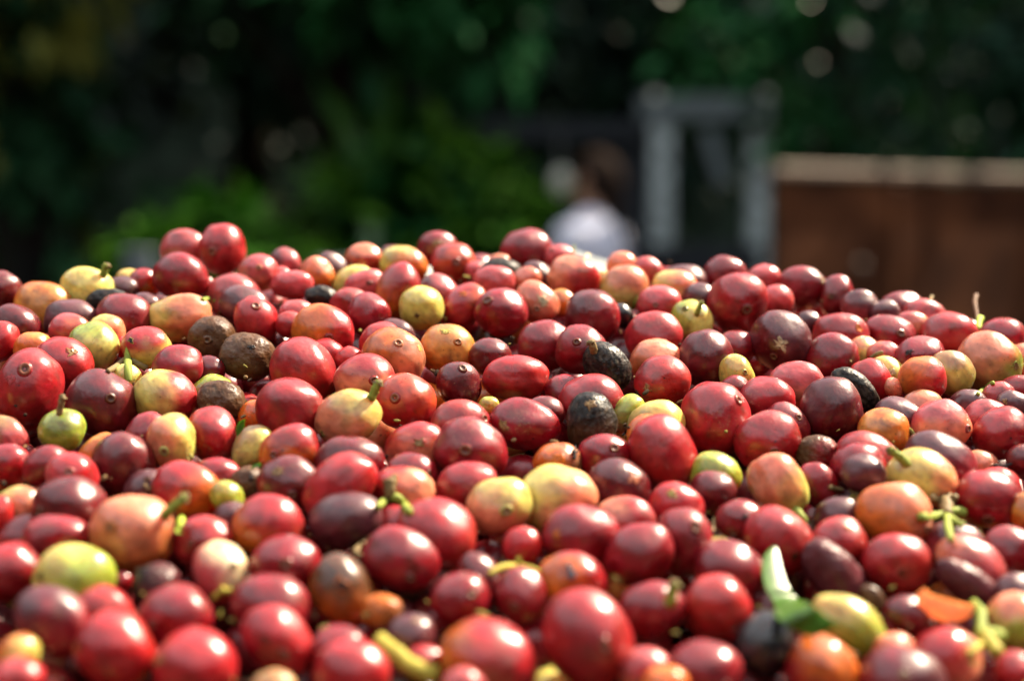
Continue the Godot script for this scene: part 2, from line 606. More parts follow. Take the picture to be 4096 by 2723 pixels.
func build_filling() -> void:
	# the cherries below and beside those that can be told apart: thousands, one object
	var where: Array[Transform3D] = []
	var tint := PackedColorArray()
	var kinds := ["red", "crimson", "crimson", "crimson", "maroon", "maroon", "maroon", "crimson", "red", "crimson", "orange", "maroon", "crimson", "brown", "maroon", "crimson", "salmon", "crimson", "maroon", "yellow"]
	for layer in 4:
		var step := 0.0118
		for iz in 92:
			for ix in 92:
				var x := -0.53 + (ix + 0.5 * (iz % 2)) * step + rng.randf_range(-0.003, 0.003)
				var z := 0.1 - iz * step * 0.93 + rng.randf_range(-0.003, 0.003)
				var r := rng.randf_range(0.0054, 0.0066)
				var kind: String = kinds[rng.randi() % kinds.size()]
				var b := Basis.from_euler(Vector3(rng.randf(), rng.randf(), rng.randf()) * TAU)
				var stretch := rng.randf_range(1.02, 1.22)
				if absf(x) > 0.52:
					continue
				var inside := -z > 0.235 and -z < 0.497 + 0.01 - 2.0 * x * x and absf(x) < -z * 0.336 + 0.02
				if inside and layer == 0:
					continue
				var y := heap_height(x, z) - (0.0105 * layer + 0.004 if inside else 0.0095 * layer + (0.006 if -z > 0.4 else 0.0)) + rng.randf_range(-0.002, 0.002)
				var at := Vector3(x, y, z)
				if not clear(at, r, 0.86 if layer < 2 else 0.8):
					continue
				remember(at, r)
				where.append(Transform3D(b.scaled_local(Vector3(r * stretch, r, r * 0.95)), at))
				tint.append(COLORS[kind] * rng.randf_range(0.8, 1.15))
	var m := MultiMesh.new()
	m.transform_format = MultiMesh.TRANSFORM_3D
	m.use_colors = true
	rng.seed = 99
	var mesh := cherry_mesh(Vector3.ONE, "cream", "", 0.0, Vector3(3, 4, 5), 24, 14)
	var arrays := mesh.surface_get_arrays(0)
	arrays[Mesh.ARRAY_COLOR] = null
	var bare := ArrayMesh.new()
	bare.add_surface_from_arrays(Mesh.PRIMITIVE_TRIANGLES, arrays)
	m.mesh = bare
	m.instance_count = where.size()
	for k in where.size():
		m.set_instance_transform(k, where[k])
		var c := tint[k]
		m.set_instance_color(k, Color(c.r, c.g, c.b))
	var o := MultiMeshInstance3D.new()
	o.name = "cherry_filling"
	o.multimesh = m
	o.material_override = M.fresh
	add_child(o)
	tag(o, "the mass of red cherries beneath and around the countable ones", "cherries", "", "stuff")


func build_grit() -> void:
	# crumbs of soil, husk and stalk in the gaps: one object
	var m := MultiMesh.new()
	m.transform_format = MultiMesh.TRANSFORM_3D
	m.use_colors = true
	m.mesh = patch_crumb()
	var where: Array[Transform3D] = []
	rng.seed = 51
	while where.size() < 520:
		var z := -rng.randf_range(0.25, 0.5)
		var x := rng.randf_range(-1, 1) * (-z * 0.36)
		var at := Vector3(x, heap_height(x, z) + rng.randf_range(-0.004, 0.002), z)
		if clear(at, 0.0004, 0.97):
			var size := rng.randf_range(0.0002, 0.0006)
			where.append(Transform3D(Basis.from_euler(Vector3(rng.randf(), rng.randf(), rng.randf()) * TAU).scaled_local(Vector3(size * rng.randf_range(1.0, 3.0), size, size)), at))
	m.instance_count = where.size()
	for k in where.size():
		m.set_instance_transform(k, where[k])
		m.set_instance_color(k, [Color(0.03, 0.02, 0.014), Color(0.16, 0.10, 0.05), Color(0.10, 0.05, 0.025), Color(0.2, 0.17, 0.05)][rng.randi() % 4])
	var o := MultiMeshInstance3D.new()
	o.name = "grit"
	o.multimesh = m
	o.material_override = M.bark
	add_child(o)
	tag(o, "tiny crumbs of soil and husk caught between the cherries", "grit", "", "stuff")


func patch_crumb() -> ArrayMesh:
	var mesh := cherry_mesh(Vector3.ONE, "black", "", 0.0, Vector3(8, 2, 6), 10, 6)
	var arrays := mesh.surface_get_arrays(0)
	arrays[Mesh.ARRAY_COLOR] = null
	var bare := ArrayMesh.new()
	bare.add_surface_from_arrays(Mesh.PRIMITIVE_TRIANGLES, arrays)
	return bare


# ------------------------------------------------------------------ bin and setting
func build_setting() -> void:
	var ground := PlaneMesh.new()
	ground.size = Vector2(160, 160)
	var g := put("ground", ground, M.earth, self)
	tag(g, "dark bare earth", "", "", "structure")
	# the clearing lies in a hollow: steep overgrown banks all round
	var points := PackedVector3Array()
	var index := PackedInt32Array()
	for i in 97:
		for j in 21:
			var a := TAU * (i % 96) / 96.0
			var t := j / 20.0
			var n := lumps.get_noise_3d(cos(a) * 6.0, t * 4.0, sin(a) * 6.0)
			var r := 12.0 + 5.0 * t * t + 1.4 * n
			points.append(Vector3(sin(a) * r, -0.3 + 11.0 * t + 0.8 * n * t, -cos(a) * r))
			if i and j:
				var k := i * 21 + j
				index.append_array([k, k - 1, k - 21, k - 21, k - 1, k - 22])
	var bank := put("hill", smooth(points, PackedColorArray(), index), M.bank, self)
	tag(bank, "steep dark overgrown bank round the clearing", "", "", "structure")


func build_bin() -> void:
	var t := thing("metal_bin", "large grey metal bin on four legs that holds the heap of cherries", "bin", Vector3(0, 0, -0.36))
	box("bin_floor", Vector3(1.12, 0.02, 1.04), Vector3(0, 0.78, 0), M.metal, t)
	for s in [-1, 1]:
		box("side_wall", Vector3(0.016, 0.33, 1.04), Vector3(0.552 * s, 0.945, 0), M.metal, t)
		box("end_wall", Vector3(1.084, 0.33, 0.016), Vector3(0, 0.945, 0.512 * s), M.metal, t)
		box("rim", Vector3(0.03, 0.02, 1.08), Vector3(0.552 * s, 1.121, 0), M.metal, t)
		box("rim", Vector3(1.07, 0.02, 0.03), Vector3(0, 1.121, 0.512 * s), M.metal, t)
		for w in [-1, 1]:
			box("leg", Vector3(0.05, 0.769, 0.05), Vector3(0.5 * s, 0.3845, 0.46 * w), M.metal, t)
	# a sack edge that stands up behind the crest
	var path := [V(-240, 1296, -590), V(-170, 1304, -610), V(-90, 1312, -660), V(-12, 1326, -720), V(46, 1322, -735), V(80, 1290, -740)]
	var points := PackedVector3Array()
	var index := PackedInt32Array()
	var rows := (path.size() - 1) * 6
	for i in rows + 1:
		var s := i / 6.0
		var k := mini(int(s), path.size() - 2)
		var p := spline(path, k, s - k)
		var fold := 0.006 * sin(i * 0.9) + 0.004 * sin(i * 2.1)
		for j in 7:
			var q: Vector3 = [Vector3(0, -0.17, 0.02), Vector3(0, -0.08, 0.008), Vector3(0, -0.012, 0.004), Vector3(0, 0, 0), Vector3(0, -0.012, -0.006), Vector3(0, -0.08, -0.01), Vector3(0, -0.17, 0.01)][j]
			points.append(p + q + Vector3(0, 0.3 * fold, fold))
			if i and j:
				var n := i * 7 + j
				index.append_array([n, n - 7, n - 1, n - 1, n - 7, n - 8])
	var sack := put("grey_sack", smooth(points, PackedColorArray(), index), M.sack, self)
	tag(sack, "pale grey sack edge standing up behind the crest of the heap", "sack")


# ------------------------------------------------------------------ background
func leaf_mass(count: int, centre: Vector3, size: Vector3, leaf: float, color: Color, second: Color, share: float, clumps: int, droop := 0.3) -> ArrayMesh:
	var points := PackedVector3Array()
	var normals := PackedVector3Array()
	var colors := PackedColorArray()
	var index := PackedInt32Array()
	var heads := []
	for k in clumps:
		var d := Vector3(rng.randfn(), rng.randfn(), rng.randfn()).normalized() * pow(rng.randf(), 0.4)
		heads.append([centre + d * size * 0.8, rng.randf_range(0.16, 0.34), rng.randf() < share])
	for k in count:
		var h: Array = heads[rng.randi() % clumps]
		var d := Vector3(rng.randfn(), rng.randfn(), rng.randfn()).normalized()
		var at: Vector3 = h[0] + d * size * float(h[1]) * pow(rng.randf(), 0.5)
		var ahead := (d + Vector3(rng.randfn() * 0.5, -droop + rng.randfn() * 0.4, rng.randfn() * 0.5)).normalized()
		var wide := ahead.cross(Vector3(rng.randfn() * 0.4, 1, rng.randfn() * 0.4)).normalized()
		var n := wide.cross(ahead).normalized()
		var l := leaf * rng.randf_range(0.6, 1.3)
		var c := (second if h[2] and rng.randf() < 0.85 else color) * rng.randf_range(0.6, 1.4)
		var first := points.size()
		for q in [[0.0, 0.0, 0.0], [0.45, 0.22, 0.05], [0.45, -0.22, 0.05], [1.0, 0.0, -0.12]]:
			points.append(at + ahead * l * float(q[0]) + wide * l * float(q[1]) + n * l * float(q[2]))
			normals.append((wide * float(q[1]) - n).normalized())
			colors.append(Color(c.r, c.g, c.b))
		index.append_array([first, first + 1, first + 2, first + 1, first + 3, first + 2])
	var arrays := []
	arrays.resize(Mesh.ARRAY_MAX)
	arrays[Mesh.ARRAY_VERTEX] = points
	arrays[Mesh.ARRAY_NORMAL] = normals
	arrays[Mesh.ARRAY_COLOR] = colors
	arrays[Mesh.ARRAY_INDEX] = index
	var mesh := ArrayMesh.new()
	mesh.add_surface_from_arrays(Mesh.PRIMITIVE_TRIANGLES, arrays)
	return mesh


func tree(called: String, label: String, x: float, z: float, height: float, wide: float, low: float, count: int, leaf: float, color: Color, second: Color, share: float, clumps := 26) -> void:
	var t := thing(called, label, "tree" if called.contains("tree") else "shrub", Vector3(x, 0, z), "trees and shrubs behind the heap")
	var top := Vector3(rng.randf_range(-0.2, 0.2), height * 0.75, rng.randf_range(-0.1, 0.1))
	put("trunk", tube_mesh([Vector3(0, -0.1, 0), top * 0.35 + Vector3(0.06, 0, 0), top * 0.7, top], 0.03 * height, 0.012 * height, Color(0.010, 0.008, 0.007), 10, 5, 0.12), M.bark, t)
	for k in 4:
		var a := TAU * (k + rng.randf() * 0.6) / 4.0
		var from := top * rng.randf_range(0.4, 0.8)
		put("limb", tube_mesh([from, from + Vector3(cos(a) * wide * 0.4, height * 0.10, sin(a) * wide * 0.4), from + Vector3(cos(a) * wide * 0.75, height * 0.2, sin(a) * wide * 0.75)], 0.012 * height, 0.005 * height, Color(0.010, 0.008, 0.007), 8, 4, 0.12), M.bark, t)
	put("crown", leaf_mass(count, Vector3(0, (height + low) * 0.5, 0), Vector3(wide, (height - low) * 0.5, wide * 0.8), leaf, color, second, share, clumps), M.foliage, t)


func build_background() -> void:
	var dark := Color(0.013, 0.040, 0.018)
	var mid := Color(0.016, 0.072, 0.022)
	var lit := Color(0.034, 0.088, 0.009)
	tree("tree", "dark leaning tree with olive and yellowing leaves at the far left", -2.2, -6.6, 4.6, 1.0, 0.2, 3000, 0.16, dark, Color(0.075, 0.080, 0.016), 0.3)
	tree("tree", "dark tree left of centre with a broad gap of shadow", -0.9, -8.6, 5.2, 1.3, 0.9, 2600, 0.18, Color(0.010, 0.022, 0.013), mid, 0.12, 20)
	tree("shrub", "bright green rounded shrub behind the tall stack of cherries", -1.12, -5.6, 1.42, 0.44, 0.4, 3000, 0.14, Color(0.016, 0.056, 0.006), Color(0.030, 0.085, 0.007), 0.6)
	tree("shrub", "mid green shrub with an arching bright frond left of the metal shelter", -0.60, -7.0, 2.0, 0.5, 0.4, 1500, 0.2, mid, lit, 0.35)
	tree("shrub", "bright green low shrub seen under the dark beam of the shelter", -0.1, -6.6, 1.62, 0.42, 0.3, 1400, 0.15, Color(0.022, 0.070, 0.008), lit, 0.5)
	tree("tree", "tall dark green tree above the bright shrub, left of centre", -0.7, -7.2, 4.4, 0.9, 1.5, 2600, 0.22, dark, mid, 0.4)
	tree("tree", "dark tree rising behind the metal shelter", 0.75, -9.0, 5.6, 1.3, 0.6, 3000, 0.18, Color(0.010, 0.020, 0.015), dark, 0.35)
	tree("tree", "bluish green tree behind the left end of the brown panel", 1.7, -8.2, 5.0, 1.2, 0.6, 3000, 0.16, Color(0.018, 0.040, 0.032), mid, 0.35)
	tree("tree", "greener tree in the top right corner", 2.7, -7.6, 4.6, 1.1, 0.3, 3000, 0.16, Color(0.020, 0.048, 0.034), mid, 0.5)
	tree("tree", "very dark tree at the back between the left trees", -1.7, -9.4, 5.6, 1.4, 0.4, 3000, 0.2, Color(0.020, 0.026, 0.024), dark, 0.4)
	tree("tree", "dense dark tree beyond the right edge", 4.6, -6.6, 5.5, 1.6, 0.3, 2600, 0.2, dark, mid, 0.3)
	tree("tree", "dense dark tree beyond the left edge", -4.4, -7.4, 5.2, 1.6, 0.3, 2600, 0.2, dark, mid, 0.3)

	# long arching fronds left of the shelter
	var palm := thing("palm_shrub", "palm like shrub with long arching green fronds left of the shelter", "shrub", Vector3(-0.62, 0, -6.9))
	put("trunk", tube_mesh([Vector3(0, -0.1, 0), Vector3(0.02, 0.6, 0), Vector3(-0.02, 1.3, 0)], 0.05, 0.03, Color(0.010, 0.008, 0.007), 8, 4), M.bark, palm)
	for q in [[Vector3(0.26, 1.34, 0.35), 0.10, 0.62], [Vector3(0.02, 1.12, 0.4), 0.09, 0.66], [Vector3(-0.34, 1.28, 0.3), 0.10, 0.5], [Vector3(0.1, 2.05, -0.2), 0.11, 0.75], [Vector3(-0.28, 1.9, -0.15), 0.10, 0.6], [Vector3(0.42, 1.05, 0.15), 0.08, 0.6]]:
		var tip: Vector3 = q[0]
		var crown := Vector3(-0.02, 1.3, 0)
		var middle := crown.lerp(tip, 0.45) + Vector3(0, 0.28, 0)
		var one := []
		var two := []
		for k in 6:
			var w := k / 5.0
			var at := crown * (1 - w) * (1 - w) + middle * 2.0 * w * (1 - w) + tip * w * w
			var across := (tip - crown).cross(Vector3.UP).normalized().lerp(Vector3(0, 0.4, 0.3), 0.4) * float(q[1]) * sin(PI * (0.12 + 0.86 * w))
			one.append(at - across)
			two.append(at + across)
		ribbon("frond", one, two, "frond", palm)

	# a few pale leaves in the top right catch the light
	var host := thing("tree", "thin dark sapling with a few pale shining leaves, upper right", "tree", Vector3(1.5, 0, -7.0), "trees and shrubs behind the heap")
	put("trunk", tube_mesh([Vector3(0, -0.1, 0), Vector3(0.05, 1.2, 0), Vector3(0.0, 2.6, 0.0), Vector3(0.1, 3.4, 0)], 0.03, 0.012, Color(0.010, 0.008, 0.007), 8, 4), M.bark, host)
	put("crown", leaf_mass(900, Vector3(0, 2.1, -0.1), Vector3(0.9, 0.9, 0.3), 0.13, dark, mid, 0.4, 14), M.foliage, host)
	for q in [[0.0, 2.10, 0.075], [0.06, 2.27, 0.06], [-0.82, 2.26, 0.05], [-0.16, 1.98, 0.026], [0.42, 1.93, 0.026], [-0.20, 2.24, 0.03]]:
		var blade := SphereMesh.new()
		blade.radius = 0.5
		blade.height = 1.0
		blade.radial_segments = 12
		blade.rings = 6
		var leaf := put("pale_leaf", blade, M.pale_leaf, host)
		leaf.position = Vector3(q[0], q[1], 0.25)
		leaf.scale = Vector3(q[2], q[2] * 0.12, q[2] * 0.9)
		leaf.rotation_degrees = Vector3(40, 0, -25)

	# metal shelter: posts, beams and a slanting blue pane
	var f := thing("metal_shelter", "grey metal shelter of posts and beams between the person and the brown panel", "shelter", Vector3(0.45, 0, -7.0))
	box("post", Vector3(0.10, 1.73, 0.10), Vector3(0.23, 0.865, 0.0), M.pale_metal, f)
	box("post", Vector3(0.09, 1.82, 0.10), Vector3(0.67, 0.91, 0.0), M.pale_metal, f)
	box("post", Vector3(0.07, 1.68, 0.08), Vector3(-0.75, 0.84, 0.0), M.dark_metal, f)
	box("beam", Vector3(0.56, 0.10, 0.11), Vector3(0.40, 1.79, 0.002), M.blue_pane, f)
	box("beam", Vector3(0.96, 0.09, 0.09), Vector3(-0.32, 1.69, 0.003), M.dark_metal, f)
	box("rail", Vector3(1.30, 0.16, 0.07), Vector3(0.02, 1.10, 0.06), M.dark_metal, f)
	box("pane", Vector3(0.07, 0.26, 0.02), Vector3(0.475, 1.57, 0.05), M.blue_pane, f, 0.004, Vector3(0, 0, 18))
	box("upright", Vector3(0.22, 0.56, 0.05), Vector3(0.07, 1.41, -0.03), M.dark_metal, f)
	for k in 2:
		var knob := SphereMesh.new()
		knob.radius = 0.03
		knob.height = 0.06
		put("knob", knob, M.pale, f).position = Vector3([0.20, 0.70][k], 1.84, 0.03)

	var disc := thing("hanging_disc", "pale oval disc under the dark beam, left of the person's head", "disc", Vector3(0.215, 1.455, -6.7))
	var oval := SphereMesh.new()
	oval.radius = 0.045
	oval.height = 0.09
	put("face", oval, M.pale, disc).scale = Vector3(1, 1.4, 0.35)
	put("cord", tube_mesh([Vector3(0, 0.08, 0), Vector3(0, 0.14, -0.1), Vector3(0, 0.2, -0.24)], 0.006, 0.006, Color(0.05, 0.05, 0.05), 8, 3), M.stem, disc)

	# brown panel with a pale top rail, running away to the right
	var p := thing("brown_panel", "rusty brown panelled box side with a pale top rail at the right", "panel", Vector3(0.86, 0, -5.0))
	p.rotation_degrees.y = 40.0
	for k in 4:
		box("board", Vector3(0.415, 1.42, 0.03), Vector3(0.21 + 0.42 * k, 0.71 + 0.02, 0.0), M.rust, p, 0.004)
	box("top_rail", Vector3(1.70, 0.034, 0.06), Vector3(0.84, 1.4685, 0.0), M.rail, p, 0.008)
	box("end_post", Vector3(0.06, 1.5, 0.08), Vector3(1.72, 0.75, 0.0), M.metal, p)
	box("brace", Vector3(0.05, 1.40, 0.02), Vector3(0.63, 0.73, 0.027), M.rust, p)
	var dot := SphereMesh.new()
	dot.radius = 0.018
	dot.height = 0.036
	put("reflector", dot, M.rail, p).position = Vector3(0.42, 1.15, 0.03)

	for k in 2:
		var tub := thing("bluish_post", ["blurred bluish grey post top left of the tall stack", "blurred bluish grey post top behind the crest, left of the middle"][k], "post", Vector3([-1.22, -0.60][k], 0, [-5.0, -5.1][k]), "bluish posts behind the heap")
		var ring := CylinderMesh.new()
		ring.top_radius = 0.05
		ring.bottom_radius = 0.045
		ring.height = 1.16 if k else 1.2
		put("pole", ring, M.tub, tub).position.y = ring.height * 0.5
		var lip := TorusMesh.new()
		lip.inner_radius = 0.045
		lip.outer_radius = 0.057
		put("collar", lip, M.tub, tub).position.y = ring.height
	build_person()


func blob(bones: Array, cell: float, blend: float) -> ArrayMesh:
	# one closed skin round tapered capsules [from, to, radius, radius, flatness in depth]: surface nets on a grid
	var lo := Vector3.INF
	var hi := -Vector3.INF
	for b in bones:
		for e in 2:
			lo = lo.min(b[e] - Vector3.ONE * (b[2 + e] + 2.5 * cell))
			hi = hi.max(b[e] + Vector3.ONE * (b[2 + e] + 2.5 * cell))
	var size := Vector3i(((hi - lo) / cell).ceil()) + Vector3i.ONE
	var field := PackedFloat32Array()
	field.resize(size.x * size.y * size.z)
	field.fill(1.0)
	for b in bones:
		var reach: float = maxf(b[2], b[3]) + 3.0 * cell + blend
		var p0: Vector3 = b[0]
		var along: Vector3 = b[1] - p0
		var length2 := maxf(along.length_squared(), 1e-9)
		var from := Vector3i(((p0.min(b[1]) - Vector3.ONE * reach - lo) / cell).floor()).clamp(Vector3i.ZERO, size - Vector3i.ONE)
		var to := Vector3i(((p0.max(b[1]) + Vector3.ONE * reach - lo) / cell).ceil()).clamp(Vector3i.ZERO, size - Vector3i.ONE)
		for z in range(from.z, to.z + 1):
			for y in range(from.y, to.y + 1):
				for x in range(from.x, to.x + 1):
					var q := lo + Vector3(x, y, z) * cell - p0
					var t := clampf(q.dot(along) / length2, 0.0, 1.0)
					var off := q - along * t
					off.z *= float(b[4])
					var d := off.length() - lerpf(b[2], b[3], t)
					var k := (z * size.y + y) * size.x + x
					var h := maxf(blend - absf(field[k] - d), 0.0) / blend
					field[k] = minf(field[k], d) - h * h * blend * 0.25
	var points := PackedVector3Array()
	var index := PackedInt32Array()
	var at := {}
	var step := [1, size.x, size.x * size.y]
	for z in size.z - 1:
		for y in size.y - 1:
			for x in size.x - 1:
				var k := (z * size.y + y) * size.x + x
				var inside := 0
				for c in 8:
					if field[k + (c & 1) + ((c >> 1) & 1) * size.x + (c >> 2) * step[2]] < 0.0:
						inside += 1
				if inside == 0 or inside == 8:
					continue
				var sum := Vector3.ZERO
				var count := 0
				for c in 8:
					for axis in 3:
						if c >> axis & 1:
							continue
						var c2 := c | (1 << axis)
						var f0 := field[k + (c & 1) + ((c >> 1) & 1) * size.x + (c >> 2) * step[2]]
						var f1 := field[k + (c2 & 1) + ((c2 >> 1) & 1) * size.x + (c2 >> 2) * step[2]]
						if (f0 < 0.0) != (f1 < 0.0):
							var v := Vector3(c & 1, (c >> 1) & 1, c >> 2)
							v[axis] += f0 / (f0 - f1)
							sum += v
							count += 1
				at[k] = points.size()
				points.append(lo + (Vector3(x, y, z) + sum / count) * cell)
	for k in at:
		for axis in 3:
			var u: int = step[(axis + 1) % 3]
			var v: int = step[(axis + 2) % 3]
			if (field[k] < 0.0) == (field[k + step[axis]] < 0.0) or not (at.has(k - u) and at.has(k - v) and at.has(k - u - v)):
				continue
			var q := [at[k], at[k - u], at[k - u - v], at[k - v]]
			if field[k] < 0.0:
				q.reverse()
			index.append_array([q[0], q[1], q[2], q[0], q[2], q[3]])
	return smooth(points, PackedColorArray(), index)


func build_person() -> void:
	var t := thing("person", "person with dark hair in a white shirt standing behind the heap", "person", Vector3(0.325, 0.035, -6.3))
	t.rotation_degrees.y = 232.0
	var body := []
	var shirt := []
	var trousers := []
	var lean := Vector3(0.05, 0, 0)
	var hip := Vector3(0, 0.80, 0)
	var chest := Vector3(0.0, 1.12, 0)
	var neck := Vector3(-0.02, 1.25, 0.0)
	var head := Vector3(-0.075, 1.40, 0.03)
	body.append([hip, chest, 0.125, 0.145, 1.35])
	body.append([chest, chest + Vector3(0, 0.09, 0), 0.145, 0.10, 1.3])
	body.append([neck - Vector3(0, 0.06, 0), head - Vector3(0, 0.05, 0), 0.055, 0.05, 1.0])
	body.append([head - Vector3(0, 0.035, -0.015), head + Vector3(0, 0.045, -0.005), 0.075, 0.088, 1.0])
	body.append([head + Vector3(0, -0.01, 0.085), head + Vector3(0, -0.035, 0.098), 0.012, 0.016, 1.0])
	shirt.append([hip + Vector3(0, 0.02, 0), chest, 0.150, 0.165, 1.3])
	shirt.append([chest, chest + Vector3(0, 0.085, 0), 0.165, 0.105, 1.3])
	for s in [-1, 1]:
		var shoulder := Vector3(0.135 * s, 1.185, 0)
		var elbow := Vector3(0.195 * s, 0.93, -0.02)
		var wrist := Vector3(0.17 * s, 0.80, 0.17)
		body.append([head + Vector3(0.085 * s, -0.01, -0.005), head + Vector3(0.09 * s, 0.02, -0.01), 0.014, 0.02, 1.0])
		body.append([chest + Vector3(0, 0.05, 0), shoulder, 0.08, 0.058, 1.0])
		body.append([shoulder, elbow, 0.052, 0.040, 1.0])
		body.append([elbow, wrist, 0.040, 0.027, 1.0])
		body.append([hip + Vector3(0.075 * s, 0, 0), Vector3(0.095 * s, 0.45, 0.01), 0.085, 0.058, 1.0])
		body.append([Vector3(0.095 * s, 0.45, 0.01), Vector3(0.10 * s, 0.09, -0.02), 0.056, 0.036, 1.0])
		body.append([Vector3(0.10 * s, 0.045, -0.03), Vector3(0.115 * s, 0.03, 0.15), 0.04, 0.028, 1.0])
		shirt.append([chest + Vector3(0, 0.05, 0), shoulder, 0.088, 0.068, 1.0])
		shirt.append([shoulder, shoulder.lerp(elbow, 0.55), 0.073, 0.07, 1.0])
		trousers.append([hip + Vector3(0.075 * s, 0.03, 0), Vector3(0.095 * s, 0.45, 0.01), 0.105, 0.078, 1.0])
		trousers.append([Vector3(0.095 * s, 0.45, 0.01), Vector3(0.10 * s, 0.10, -0.02), 0.076, 0.068, 1.0])
		# a hand: palm, four fingers of different lengths with a bend, and a thumb from the side of the palm
		var ahead := Vector3(-0.12 * s, -0.25, 0.95).normalized()
		var wide := Vector3(0.95, 0.05, 0.12 * s).normalized()
		var down := ahead.cross(wide)
		down = down if down.y < 0 else -down
		var bones := [[wrist - ahead * 0.03, wrist, 0.027, 0.024, 1.0]]
		for k in 4:
			var root: Vector3 = wrist + ahead * 0.085 + wide * (k - 1.5) * 0.019
			var l: float = [0.070, 0.078, 0.072, 0.056][k]
			bones.append([wrist + wide * (k - 1.5) * 0.012, root, 0.013, 0.011, 1.0])
			bones.append([root, root + ahead * l * 0.5 + down * 0.006, 0.0095, 0.0088, 1.0])
			bones.append([root + ahead * l * 0.5 + down * 0.006, root + ahead * l * 0.85 + down * 0.03, 0.0088, 0.008, 1.0])
		var side: Vector3 = -wide * s
		bones.append([wrist + ahead * 0.02 + side * 0.018, wrist + ahead * 0.052 + side * 0.045, 0.014, 0.011, 1.0])
		bones.append([wrist + ahead * 0.052 + side * 0.045, wrist + ahead * 0.085 + side * 0.05 + down * 0.01, 0.0105, 0.009, 1.0])
		put("hand", blob(bones, 0.006, 0.006), M.skin, t)
	put("body", blob(body, 0.02, 0.03), M.skin, t)
	put("shirt", blob(shirt, 0.02, 0.03), M.cloth, t)
	put("trousers", blob(trousers, 0.022, 0.03), M.trousers, t)
	put("hair", blob([[head + Vector3(0, 0.035, -0.03), head + Vector3(0, 0.06, -0.005), 0.098, 0.092, 1.0], [head + Vector3(0, 0.0, -0.06), head + Vector3(-0.01, -0.10, -0.07), 0.075, 0.045, 1.0], [head + Vector3(-0.01, -0.10, -0.075), head + Vector3(-0.03, -0.30, -0.12), 0.035, 0.022, 1.0]], 0.014, 0.02), M.hair, t)
	for s in [-1, 1]:
		var eye := SphereMesh.new()
		eye.radius = 0.011
		eye.height = 0.022
		put("eye", eye, M.hair, t).position = head + Vector3(0.032 * s, 0.008, 0.078)
	put("mouth", tube_mesh([head + Vector3(-0.024, -0.065, 0.083), head + Vector3(0, -0.067, 0.091), head + Vector3(0.024, -0.065, 0.083)], 0.004, 0.004, Color(0.16, 0.05, 0.04), 8, 3), M.stem, t)


func insect(head: Vector3, tail: Vector3) -> void:
	var t := thing("insect", "tiny black winged insect sitting on a red and orange cherry, lower centre", "insect")
	var along := (tail - head).normalized()
	var side := along.cross(Vector3.BACK).normalized()
	var up := side.cross(along)
	up = up if up.z > 0 else -up
	var length := head.distance_to(tail)
	var mid := head.lerp(tail, 0.32)
	var black := Color(0.012, 0.012, 0.016)
	var body := blob([[head, head + along * 0.0002, 0.00042, 0.00042, 1.0], [mid - along * 0.0003, mid + along * 0.0004, 0.0005, 0.0005, 1.0], [mid + along * 0.0009, tail, 0.00055, 0.00025, 1.0]], 0.0001, 0.0003)
	put("body", body, plain_material(black, 0.35), t)
	for s in [-1, 1]:
		for k in 3:
			var root: Vector3 = mid + along * (k - 1) * 0.0004
			var knee: Vector3 = root + side * s * 0.0008 + up * 0.0004 + along * (k - 1) * 0.0004
			put("leg", tube_mesh([root, knee, knee + side * s * 0.0005 - up * 0.0008 + along * (k - 1) * 0.0004], 0.00007, 0.00004, black, 6, 3), M.stem, t)
		var a := mid + up * 0.0004
		var b: Vector3 = tail + side * s * 0.0004 + up * 0.0003
		put("wing", tube_mesh([a, a.lerp(b, 0.5) + side * s * 0.0003, b], 0.0002, 0.0003, Color(0.10, 0.12, 0.14), 8, 4, 0.0), M.stem, t)
		put("antenna", tube_mesh([head, head - along * 0.0006 + side * s * 0.0004 + up * 0.0003], 0.00005, 0.00003, black, 6, 2), M.stem, t)


